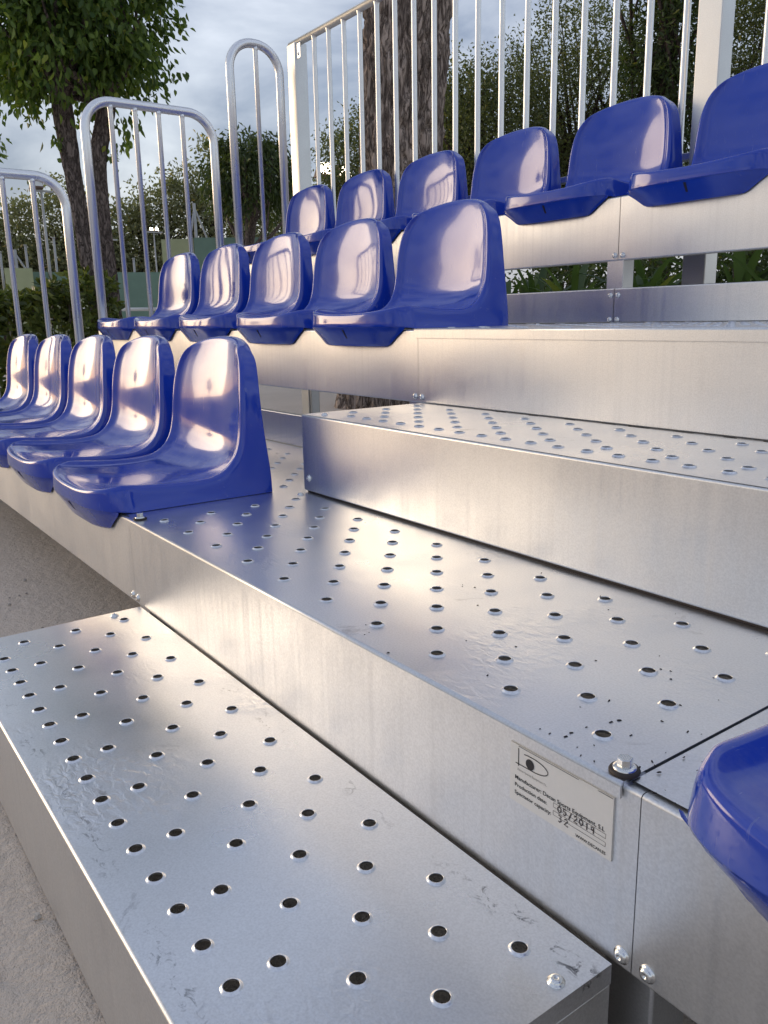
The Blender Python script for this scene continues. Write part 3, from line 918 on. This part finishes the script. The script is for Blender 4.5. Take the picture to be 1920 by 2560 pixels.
# ------------------------------------------------------------------ vegetation
rng = np.random.default_rng(5)
def leaf_mesh(name, P, D, Ln, Wd, mat, fold=0.25, curl=0.15, mid=0.5, ovate=False):
    n = len(P)
    D = D / np.linalg.norm(D, axis=1, keepdims=True)
    r = rng.normal(size=(n, 3))
    Sd = np.cross(D, r); Sd /= np.linalg.norm(Sd, axis=1, keepdims=True) + 1e-9
    N = np.cross(Sd, D)
    Ln = np.broadcast_to(Ln, n)[:, None]; Wd = np.broadcast_to(Wd, n)[:, None]
    tip = P + D * Ln * 0.97 - N * Ln * curl
    def side(t, w_, s_): return P + D * Ln * t - N * Ln * curl * t * t + Sd * Wd * 0.5 * w_ * s_ + N * Wd * fold * w_
    if ovate:
        V = np.stack([P, side(0.28, 0.92, 1), side(0.58, 0.86, 1), tip, side(0.58, 0.86, -1), side(0.28, 0.92, -1)], 1).reshape(-1, 3)
        idx = np.arange(n) * 6; nv, ns_, nf = 6, 4, 2
        T = np.stack([idx, idx + 1, idx + 2, idx + 3, idx, idx + 3, idx + 4, idx + 5], 1).reshape(-1)
    else:
        V = np.stack([P, side(mid, 1, 1), tip, side(mid, 1, -1)], 1).reshape(-1, 3)
        idx = np.arange(n) * 4; nv, ns_, nf = 4, 3, 2
        T = np.stack([idx, idx + 1, idx + 2, idx, idx + 2, idx + 3], 1).reshape(-1)
    m = bpy.data.meshes.new(name)
    m.vertices.add(n * nv); m.vertices.foreach_set('co', V.astype(np.float32).ravel())
    m.loops.add(n * nf * ns_); m.loops.foreach_set('vertex_index', T.astype(np.int32))
    m.polygons.add(n * nf); m.polygons.foreach_set('loop_start', np.arange(0, n * nf * ns_, ns_, dtype=np.int32)); m.polygons.foreach_set('loop_total', np.full(n * nf, ns_, np.int32))
    at = m.attributes.new('tint', 'FLOAT', 'POINT')
    t = np.clip(rng.normal(0.42, 0.22, n), 0, 1)
    at.data.foreach_set('value', np.repeat(t, nv).astype(np.float32))
    m.update(calc_edges=True); m.materials.append(mat)
    return m

def clumps(cen, radii, n, flat=0.55, hollow=0.35, low=-1.0):
    u = rng.normal(size=(n, 3)); u /= np.linalg.norm(u, axis=1, keepdims=True)
    u[:, 2] = np.where(u[:, 2] < low, -u[:, 2], u[:, 2])
    r = hollow + (1 - hollow) * rng.random((n, 1)) ** flat
    return np.array(cen) + u * r * np.array(radii), u

def crown(cen, radii, nclump, per, sig, ln, wd, mat, droop=0.5, name='crown', ovate=False, extra=None, **kw):
    cc, cu = clumps(cen, radii, nclump, **kw)
    P = np.repeat(cc, per, 0) + rng.normal(size=(nclump * per, 3)) * sig * np.array([1, 1, 0.75])
    if extra is not None: P = np.concatenate([P, extra])
    out_ = P - np.array(cen)
    out_ /= np.linalg.norm(out_, axis=1, keepdims=True) + 1e-6
    D = out_ * 0.5 + rng.normal(size=P.shape) * 0.55 + np.array([0, 0, -droop])
    return leaf_mesh(name, P, D, ln * rng.uniform(0.6, 1.25, len(P)), wd * rng.uniform(0.7, 1.2, len(P)), mat, ovate=ovate), cc

def bark_tube(P, R, seg, step, amp, furrow, seed):
    P = [Vector(p) for p in P]
    L_ = [0]
    for a, b in zip(P, P[1:]): L_.append(L_[-1] + (b - a).length)
    n = max(6, int(L_[-1] / step))
    pts, rs = [], []
    for i in range(n + 1):
        s = L_[-1] * i / n
        k = max(j for j in range(len(P)) if L_[j] <= s + 1e-9); k = min(k, len(P) - 2)
        t = (s - L_[k]) / max(1e-6, L_[k + 1] - L_[k])
        p0 = P[max(0, k - 1)]; p1 = P[k]; p2 = P[k + 1]; p3 = P[min(len(P) - 1, k + 2)]
        pts.append(0.5 * ((2 * p1) + (p2 - p0) * t + (2 * p0 - 5 * p1 + 4 * p2 - p3) * t * t + (3 * p1 - p0 - 3 * p2 + p3) * t ** 3))
        rs.append(R[k] + (R[k + 1] - R[k]) * t)
    V, F = tube_geo(pts, rs, seg)
    o_ = []
    for i, v in enumerate(V):
        c_ = pts[i // seg]; d = Vector(v) - c_; r = d.length
        a = math.atan2(d.y, d.x)
        w1 = noise.noise((math.cos(a) * furrow + seed, math.sin(a) * furrow, v.z * 3.0))
        rid = 1 - abs(noise.noise((math.cos(a) * furrow * 2.6 + w1 * 0.8, math.sin(a) * furrow * 2.6 + seed, v.z * 4.5))) * 2
        rid2 = noise.noise((math.cos(a) * furrow * 6, math.sin(a) * furrow * 6 + seed, v.z * 16))
        crack = 1 - min(1.0, (1 - rid) * 1.6)
        k = 1 + amp * (0.5 * w1 - 1.1 * crack + 0.4 * rid2)
        o_.append(c_ + d * k)
    return o_, F

def limbs(cc, root, n, r0, V, F, seg=6):
    ids = rng.choice(len(cc), min(n, len(cc)), replace=False)
    for i in ids:
        e_ = Vector(cc[i]); r_ = Vector(root)
        mid = r_.lerp(e_, 0.5) + Vector(rng.normal(size=3)) * 0.12 * (e_ - r_).length
        v, f = tube_geo([r_, r_.lerp(mid, 0.6) + Vector(rng.normal(size=3)) * 0.02, mid, e_], [r0, r0 * 0.75, r0 * 0.5, r0 * 0.15], seg, False)
        b = len(V); V += v; F += [tuple(k + b for k in q_) for q_ in f]

def tree(name, base, top, r, cen, radii, nclump, per, sig, ln, wd, lm, bm_, label, droop=0.5, nlimb=14, group=None, extra=None, **kw):
    t = thing(name, base, label, 'tree', group)
    cm, cc = crown(cen, radii, nclump, per, sig, ln, wd, M[lm], droop, **kw)
    obj('crown', cm, t)
    b = Vector(base); tp = Vector(top)
    V, F = bark_tube([b - Vector((0, 0, 0.1)), b.lerp(tp, 0.35) + Vector((rng.normal() * 0.04, rng.normal() * 0.04, 0)), b.lerp(tp, 0.7), tp], [r * 1.35, r, r * 0.8, r * 0.5], 14, 0.12, 0.12, 1.5, rng.random() * 9)
    limbs(cc, tp, nlimb, r * 0.45, V, F)
    limbs(cc, b.lerp(tp, 0.7), nlimb // 2, r * 0.4, V, F)
    obj('trunk', mesh('trunk', V, F, M[bm_], True), t)
    return t

# big furrowed trunk right behind the stand
bt = thing('big_tree', (-4.02, 3.58, G), 'thick tree trunk with deeply furrowed brown bark behind the railing', 'tree')
V, F = bark_tube([(-4.05, 3.53, G - 0.15), (-4.03, 3.56, -0.15), (-3.95, 3.64, 0.36), (-3.92, 3.67, 1.44), (-3.87, 3.74, 2.72), (-3.78, 3.86, 4.6), (-3.70, 3.95, 6.8)], [0.43, 0.355, 0.325, 0.318, 0.335, 0.27, 0.16], 170, 0.020, 0.13, 2.4, 3.3)
cm, cc = crown((-3.7, 4.0, 8.2), (2.6, 2.6, 1.7), 90, 50, 0.3, 0.11, 0.03, M['leaf_olive'], 0.7)
limbs(cc, (-3.70, 3.95, 6.6), 16, 0.11, V, F, 8)
obj('trunk', mesh('trunk', V, F, M['bark_big'], True), bt)
obj('crown', cm, bt)

# twin-stemmed broadleaf tree at the left end
mt = thing('broadleaf_tree', (-5.11, 1.62, G), 'leafy tree with two dark stems and broad drooping leaves at left', 'tree')
V, F = bark_tube([(-5.14, 1.60, G - 0.1), (-5.12, 1.58, 0.16), (-5.12, 1.555, 0.5), (-5.13, 1.52, 1.13), (-5.14, 1.475, 1.78), (-5.13, 1.46, 2.14), (-5.10, 1.44, 2.7)], [0.10, 0.066, 0.053, 0.056, 0.076, 0.072, 0.05], 60, 0.02, 0.14, 1.8, 1.0)
v2, f2 = bark_tube([(-5.08, 1.69, G - 0.1), (-5.08, 1.70, 0.16), (-5.09, 1.70, 0.5), (-5.09, 1.68, 1.13), (-5.09, 1.68, 1.59), (-5.06, 1.76, 1.93), (-5.0, 1.90, 2.6)], [0.09, 0.064, 0.055, 0.053, 0.062, 0.068, 0.05], 60, 0.02, 0.14, 1.8, 5.0)
b = len(V); V += v2; F += [tuple(i + b for i in q_) for q_ in f2]
tw = [(-5.2, 1.22, 2.06), (-5.22, 1.30, 1.92), (-5.0, 1.84, 1.78), (-4.97, 1.92, 1.90), (-4.95, 2.05, 2.05), (-5.24, 1.15, 2.22), (-4.88, 2.2, 2.2), (-5.16, 1.42, 1.72), (-5.02, 1.80, 1.66)]
P = np.concatenate([np.array(p) + rng.normal(size=(26, 3)) * np.array([0.07, 0.06, 0.05]) for p in tw])
c1, cc1 = crown((-5.10, 1.53, 2.80), (0.76, 0.76, 0.98), 440, 48, 0.085, 0.070, 0.033, M['leaf_mul'], 0.95, low=-0.92, hollow=0.15, ovate=True, extra=P)
limbs(cc1, (-5.12, 1.46, 2.0), 20, 0.035, V, F); limbs(cc1, (-5.05, 1.78, 2.0), 20, 0.035, V, F)
obj('trunk', mesh('trunk', V, F, M['bark_dark'], True), mt)
obj('crown', c1, mt)
tree('street_tree', (-11.3, 1.75, G), (-11.2, 1.95, 2.2), 0.10, (-11.22, 1.60, 3.0), (0.72, 0.72, 0.90), 150, 34, 0.10, 0.11, 0.05, 'leaf_mul', 'bark_dark', 'leafy tree crown cut by the left picture edge', 0.8)
tree('street_tree', (-14.70, 7.30, G), (-14.40, 7.85, 2.5), 0.13, (-14.40, 7.80, 3.15), (0.92, 0.92, 0.98), 150, 40, 0.12, 0.16, 0.05, 'leaf_dark', 'bark_dark', 'small round dark green tree seen through the narrow arched railing', 1.1, low=-0.75)
# loose trees behind the right half of the stand
tree('garden_tree', (-5.80, 6.25, G), (-5.77, 6.3, 1.6), 0.07, (-5.75, 6.30, 2.15), (0.72, 0.80, 1.15), 220, 110, 0.13, 0.048, 0.023, 'leaf_olive', 'bark_far', 'loose olive green tree just right of the thick trunk', 0.35, 44)
tree('garden_tree', (-5.66, 7.80, G), (-5.70, 7.75, 2.0), 0.08, (-5.70, 7.74, 2.65), (0.95, 1.0, 1.35), 230, 105, 0.135, 0.049, 0.023, 'leaf_olive', 'bark_far', 'airy tree behind the railing with sky showing between its twigs', 0.35, 54)
tree('conifer_tree', (-3.70, 6.80, G), (-3.78, 6.74, 4.2), 0.10, (-3.76, 6.75, 3.0), (0.36, 0.40, 2.3), 260, 40, 0.09, 0.085, 0.022, 'leaf_dark', 'bark_far', 'dense dark conifer left of the thick white post', 0.1, 20, hollow=0.1)
tree('garden_tree', (-3.40, 8.15, G), (-3.55, 8.08, 2.0), 0.08, (-3.60, 8.06, 2.5), (0.62, 0.65, 1.25), 180, 105, 0.13, 0.049, 0.023, 'leaf_olive', 'bark_far', 'loose tree right of the thick white post', 0.35, 24)
tree('garden_tree', (-11.67, 8.50, G), (-11.64, 8.55, 2.0), 0.10, (-11.55, 8.70, 3.0), (0.85, 0.95, 1.25), 150, 70, 0.14, 0.075, 0.034, 'leaf_olive', 'bark_far', 'loose green tree half hidden by the left side of thick trunk', 0.4, 24)
tree('garden_tree', (-8.30, 8.00, G), (-8.33, 7.95, 1.9), 0.10, (-8.30, 7.95, 2.5), (0.95, 0.95, 1.15), 170, 80, 0.16, 0.062, 0.028, 'leaf_dark', 'bark_far', 'dark green tree behind the right edge of the thick trunk', 0.4, 24)
# low dark planting that closes the view behind the back row
def shrub(base, rx, rz, n, label, lm='leaf_dark', ln=0.07, wd=0.032):
    t = thing('shrub', base, label, 'shrub', 'shrubs behind the stand')
    cm, cc = crown((base[0], base[1], base[2] + rz), (rx, rx, rz), n, 40, 0.13, ln, wd, M[lm], 0.3)
    obj('foliage', cm, t)
    V, F = [], []
    limbs(cc, base, 18, 0.02, V, F)
    obj('stems', mesh('stems', V, F, M['bark_far'], True), t)
shrub((-6.6, 6.0, G), 0.75, 0.95, 110, 'dark shrub low behind the thick trunk on its right')
shrub((-4.7, 6.9, G), 0.70, 1.00, 110, 'dark shrub low between the olive tree and conifer')
shrub((-2.9, 7.4, G), 0.60, 1.05, 100, 'dark shrub low under the tree right of white post')
shrub((-9.6, 7.6, G), 0.8, 0.9, 90, 'shrub low left of the thick trunk beyond the stand')
for i, (x, y) in enumerate(((-3.5, 4.9), (-2.75, 5.2), (-2.0, 5.4), (-1.25, 5.3), (-0.45, 5.6))):
    shrub((x, y, G), 0.50, 0.66, 70, 'low dark shrub behind the spiky plants, %s from the left' % ('first', 'second', 'third', 'fourth', 'fifth')[i], 'leaf_dark', 0.08, 0.035)

# far belt of trees
far = [(-35.6, 7.0, 5.0), (-35.4, 8.1, 5.3), (-35.0, 9.6, 6.3), (-34.8, 10.7, 5.5), (-34.4, 11.7, 5.4), (-34.1, 12.7, 6.1), (-33.7, 13.7, 6.7), (-33.3, 14.7, 7.0), (-32.9, 15.6, 7.9), (-32.3, 16.7, 7.2), (-31.5, 18.2, 6.9), (-30.4, 20.2, 6.6)]
nm = ['leftmost', 'second', 'third', 'fourth', 'fifth', 'sixth', 'seventh', 'eighth', 'ninth', 'tenth', 'eleventh', 'twelfth']
for i, (x, y, h) in enumerate(far):
    cz = (h + 1.2) / 2
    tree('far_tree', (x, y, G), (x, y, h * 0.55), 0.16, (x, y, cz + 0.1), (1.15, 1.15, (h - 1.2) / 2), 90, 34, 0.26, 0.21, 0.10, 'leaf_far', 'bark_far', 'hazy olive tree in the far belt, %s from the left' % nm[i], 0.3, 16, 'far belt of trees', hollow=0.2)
# undergrowth that fills the belt below the crowns
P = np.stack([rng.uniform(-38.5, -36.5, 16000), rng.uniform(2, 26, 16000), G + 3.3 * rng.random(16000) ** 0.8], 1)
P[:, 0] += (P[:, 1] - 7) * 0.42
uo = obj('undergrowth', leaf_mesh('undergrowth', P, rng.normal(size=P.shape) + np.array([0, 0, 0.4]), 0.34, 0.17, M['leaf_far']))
tag(uo, 'brownish green undergrowth below the far belt of trees', 'undergrowth', kind='stuff')

# clipped hedge with whorled leaves beyond the left end of the stand
hd = thing('hedge', (-5.0, 0.85, G), 'waist high hedge of glossy whorled leaves beyond the left railing', 'hedge')
n = 1100
hp = np.stack([rng.uniform(-5.6, -4.62, n), rng.uniform(-0.1, 1.62, n), np.zeros(n)], 1)
topz = 0.60 + 0.10 * np.sin(hp[:, 1] * 5.1) + 0.06 * np.sin(hp[:, 0] * 7 + hp[:, 1] * 9)
face = rng.random(n) < 0.62
hp[:, 2] = np.where(face, G + (topz - G) * rng.random(n) ** 0.7, topz + rng.normal(0, 0.04, n))
hp[:, 0] = np.where(face, -4.68 + rng.normal(0, 0.06, n) - 0.12 * rng.random(n), hp[:, 0])
ax = np.where(face[:, None], np.array([0.8, -0.1, 0.55]), np.array([0.15, 0, 1.0])) + rng.normal(size=(n, 3)) * 0.3
ax /= np.linalg.norm(ax, axis=1, keepdims=True)
k = 9
PP = np.repeat(hp, k, 0); AX = np.repeat(ax, k, 0)
rr_ = rng.normal(size=PP.shape); rr_ -= AX * (rr_ * AX).sum(1, keepdims=True); rr_ /= np.linalg.norm(rr_, axis=1, keepdims=True)
obj('foliage', leaf_mesh('foliage', PP + rng.normal(size=PP.shape) * 0.006, rr_ + AX * rng.uniform(0.15, 0.9, (len(PP), 1)), 0.078 * rng.uniform(0.7, 1.15, len(PP)), 0.030, M['leaf_hedge'], 0.12, 0.08, 0.62, True), hd)
V, F = [], []
for i in range(140):
    a = hp[i]
    v, f = tube_geo([(a[0] - 0.25 * rng.random(), a[1] + rng.normal() * 0.08, G), (a[0] - 0.06, a[1], (a[2] + G) / 2), tuple(a)], [0.009, 0.006, 0.003], 5, False)
    b = len(V); V += v; F += [tuple(j + b for j in q_) for q_ in f]
obj('stems', mesh('stems', V, F, M['bark_dark'], True), hd)

# strap-leaved plants in the strip behind the stand
def strap(base, h, n, label, spread=0.8):
    t = thing('strap_plant', base, label, 'plant', 'strap leaved plants behind the stand')
    V, F, T = [], [], []
    for i in range(n):
        a = rng.uniform(0, 2 * math.pi); el = rng.uniform(0.5, 1.35); Lh = h * rng.uniform(0.6, 1.0); wd = rng.uniform(0.018, 0.032)
        d = Vector((math.cos(a) * math.cos(el), math.sin(a) * math.cos(el), math.sin(el))); sd = Vector((-math.sin(a), math.cos(a), 0))
        z0 = base[2] + rng.uniform(0.35, 0.75) * h * 0.8
        p = Vector((base[0], base[1], z0)); b = len(V); tv = float(np.clip(rng.normal(0.5, 0.25), 0, 1))
        for k_ in range(6):
            s = k_ / 5; ww = wd * (math.sin(math.pi * (0.15 + 0.85 * s)) ** 0.7 if s < 1 else 0.02)
            c_ = p + d * Lh * 0.6 * s + Vector((0, 0, -1)) * (spread * 0.30 * Lh * s * s)
            V += [c_ + sd * ww, c_ - Vector((0, 0, ww * 0.35)), c_ - sd * ww]; T += [tv] * 3
        for k_ in range(5):
            for e_ in (0, 1): F.append((b + k_ * 3 + e_, b + k_ * 3 + e_ + 1, b + k_ * 3 + 4 + e_, b + k_ * 3 + 3 + e_))
    m = mesh('leaves', V, F, M['leaf_strap'], True)
    at = m.attributes.new('tint', 'FLOAT', 'POINT'); at.data.foreach_set('value', np.array(T, np.float32))
    obj('leaves', m, t)
    tube('stem', [(base[0], base[1], base[2] - 0.05), (base[0] + 0.02, base[1], base[2] + h * 0.6)], [0.035, 0.022], M['bark_dark'], t, 8)
for p, h, n, lb in [((-2.05, 3.00, G), 1.15, 50, 'spiky plant seen left of the seam under the top row'), ((-1.72, 3.25, G), 1.2, 55, 'second spiky plant left of the panel seam'), ((-2.35, 3.60, G), 1.25, 50, 'tall spiky plant behind the two left of panel seam'), ((-1.18, 3.15, G), 1.2, 60, 'lush strap leaved plant just right of panel seam'),
                    ((-1.45, 3.6, G), 1.3, 50, 'strap leaved plant further back near panel seam'), ((-0.86, 3.55, G), 1.35, 40, 'dark spiky plant right of the rear legs'), ((-0.42, 3.15, G), 1.2, 30, 'spiky plant at the right end of the gap')]:
    strap(p, h, n, lb)
# pale garden building beyond the plants
gb = thing('garden_building', (-1.0, 11.0, G), 'pale rendered building with white window frames beyond the plants', 'building')
box('wall', (-3.4, 2.6, 11.0, 11.2, G, 1.35), M['cream'], gb, 0.01)
for x in (-2.8, -2.1, -0.9, -0.2, 1.2):
    wf = box('window', (x, x + 0.5, 10.93, 10.99, 0.2, 1.2), M['white'], gb, 0.01)
    box('pane', (x + 0.06, x + 0.44, 10.915, 10.925, 0.27, 1.13), M['glass'], wf, 0)
box('roof', (-3.6, 2.8, 10.8, 11.4, 1.355, 1.45), M['court_sunlit'], gb, 0.01)

# ------------------------------------------------------------------ sports court in the distance
def wall_box(name, a, b, th, z0, z1, mat, parent):
    a = Vector((*a, 0)); b = Vector((*b, 0)); d = (b - a).normalized(); n_ = Vector((-d.y, d.x, 0)) * th
    V = [(*(p.xy), z) for z in (z0, z1) for p in (a, b, b + n_, a + n_)]
    F = [(3, 2, 1, 0), (4, 5, 6, 7), (0, 1, 5, 4), (1, 2, 6, 5), (2, 3, 7, 6), (3, 0, 4, 7)]
    m = mesh(name, V, F, mat); bm = bmesh.new(); bm.from_mesh(m); bmesh.ops.recalc_face_normals(bm, faces=bm.faces); bm.to_mesh(m); bm.free()
    return obj(name, m, parent)
cw = thing('court_wall', (-21.6, 5.5, G), 'long low green court wall seen past the left railings', 'wall')
wall_box('panel', (-22.2, 3.0), (-21.94, 4.3), 0.2, G, 1.72, M['court_green'], cw)
wall_box('panel', (-21.90, 5.0), (-21.60, 6.2), 0.2, G, 1.75, M['court_green'], cw)
wall_box('panel', (-21.595, 6.21), (-20.6, 8.9), 0.2, G, 1.74, M['court_green'], cw)
wall_box('pier', (-21.3, 4.36), (-21.16, 5.00), 0.6, G, 1.80, M['court_sunlit'], cw)  # pier and plinth carry the painted sunlit tone
wall_box('plinth', (-21.2, 5.01), (-20.9, 6.3), 0.15, G, 1.17, M['court_sunlit'], cw)
tb = thing('court_block', (-16.7, 7.6, G), 'taller green court wall block behind the middle row seats', 'wall')
wall_box('end_face', (-17.25, 6.93), (-16.76, 7.50), 0.15, G, 2.24, M['court_sunlit'], tb)  # lighter than the long face: sunlight put into its colour
wall_box('long_face', (-16.755, 7.51), (-15.6, 9.8), 0.15, G, 2.26, M['court_green'], tb)
wr = thing('white_rail', (-15.5, 5.2, G), 'white horizontal rail in front of the green court wall', 'railing')
tube('rail', [(-15.95, 3.9, 0.675), (-15.05, 6.5, 0.655)], 0.035, M['white'], wr, 8)
for (x, y) in ((-15.9, 4.0), (-15.5, 5.2), (-15.1, 6.38)): tube('post', [(x, y, G), (x, y, 0.66)], 0.03, M['white'], wr, 8)
posts = [((-21.9, 4.51), 2.25, 'leftmost thin grey fence post above the court wall'), ((-21.76, 5.12), 2.42, 'third thin grey fence post above court wall pier'), ((-21.58, 5.81), 2.62, 'tall thin grey fence post right of the court lamp'), ((-21.2, 7.0), 2.5, 'thin grey fence post right of twin tree stems'), ((-20.95, 7.7), 2.1, 'shortest thin grey fence post near the green block')]
for (x, y), z, lb in posts:
    t = thing('fence_post', (x - 0.35, y, G), lb, 'post', 'thin posts round the court')
    tube('pole', [(x - 0.35, y, G), (x - 0.35, y, z)], 0.032, M['post'], t, 8)
    tube('cap', [(x - 0.35, y, z), (x - 0.35, y, z + 0.03)], 0.042, M['post'], t, 8)
for (x, y), z, s, lb in (((-21.82 - 0.3, 4.85), 2.32, 1, 'fence post with a slanting stay above the court wall'), ((-18.56, 8.37), 3.26, 1, 'tall braced post rising above the green block')):
    t = thing('braced_post', (x, y, G), lb, 'post', 'braced posts round the court')
    tube('pole', [(x, y, G), (x, y, z)], 0.04, M['post'], t, 8)
    tube('stay', [(x, y, z - 0.1), (x + 0.12, y + 0.55 * (z / 2.6), 1.3)], 0.025, M['post'], t, 8)
    tube('stay', [(x, y, z - 0.1), (x - 0.05, y - 0.30 * (z / 2.6), 1.3)], 0.025, M['post'], t, 8)
def lamp_post(x, y, z, label, twin=False, lit=False, r=0.05, k=1.0):
    t = thing('lamp_post', (x, y, G), label, 'lamp', 'court lamps')
    tube('pole', [(x, y, G), (x, y, z * 0.5), (x, y, z)], [r, r * 0.8, r * 0.6], M['post'], t, 10)
    box('cross_arm', (x - 0.03, x + 0.03, y - 0.30, y + 0.30, z, z + 0.05), M['post'], t, 0.005)
    for dy in ((-0.22, 0.22) if twin else (-0.12,)):
        def hp_(a_, b_, c_): return (x + a_ * k, y + dy * k + b_ * k, z + 0.05 + c_ * k)
        V = [hp_(-0.10, -0.16, 0.01), hp_(0.16, -0.16, 0.05), hp_(0.16, 0.16, 0.05), hp_(-0.10, 0.16, 0.01), hp_(-0.06, -0.10, 0.23), hp_(0.10, -0.12, 0.29), hp_(0.10, 0.12, 0.29), hp_(-0.06, 0.10, 0.23)]
        hd_ = obj('lamp_head', mesh('lamp_head', V, [(0, 3, 2, 1), (4, 5, 6, 7), (0, 1, 5, 4), (1, 2, 6, 5), (2, 3, 7, 6), (3, 0, 4, 7)], M['rust']), t)
        V2 = [hp_(0.168, -0.14, 0.07), hp_(0.168, 0.14, 0.07), hp_(0.112, 0.105, 0.275), hp_(0.112, -0.105, 0.275)]
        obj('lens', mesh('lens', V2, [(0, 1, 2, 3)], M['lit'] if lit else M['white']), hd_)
lamp_post(-21.64, 5.55, 3.72, 'court lamp on a tapering grey pole behind the low railing')
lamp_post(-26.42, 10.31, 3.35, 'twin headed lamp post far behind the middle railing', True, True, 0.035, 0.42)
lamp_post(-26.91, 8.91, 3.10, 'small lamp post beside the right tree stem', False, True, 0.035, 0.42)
lamp_post(-20.30, 13.60, 4.40, 'lamp head behind the back railing bars, glowing in place of a sun glint', True, True, 0.05, 1.5)  # lens emission stands in for sunlight glinting off this lamp head

# trees on the far side of the pitch, mirrored in the seats and panels
side = [(-30.0, -9.5, 4.6), (-28.0, -14.5, 5.6), (-25.5, -18.0, 4.2), (-22.0, -22.0, 5.8), (-17.5, -25.5, 4.8), (-12.0, -28.0, 5.5), (-5.0, -30.0, 4.9), (-31.0, -5.0, 5.2), (3.0, -30.5, 5.6)]
src = [o for o in bpy.data.objects if o.name.startswith('far_tree')][0]
for i, (x, y, h) in enumerate(side):
    r_ = src.copy(); C.objects.link(r_)
    r_.location = (x, y, G); r_.scale = (1.3, 1.3, h / 5.0); r_.rotation_euler = (0, 0, i * 1.3)
    r_['label'] = 'olive tree across the pitch, mirrored in the glossy seats'; r_['group'] = 'trees across the pitch'
    for ch in src.children:
        c_ = ch.copy(); C.objects.link(c_); c_.parent = r_
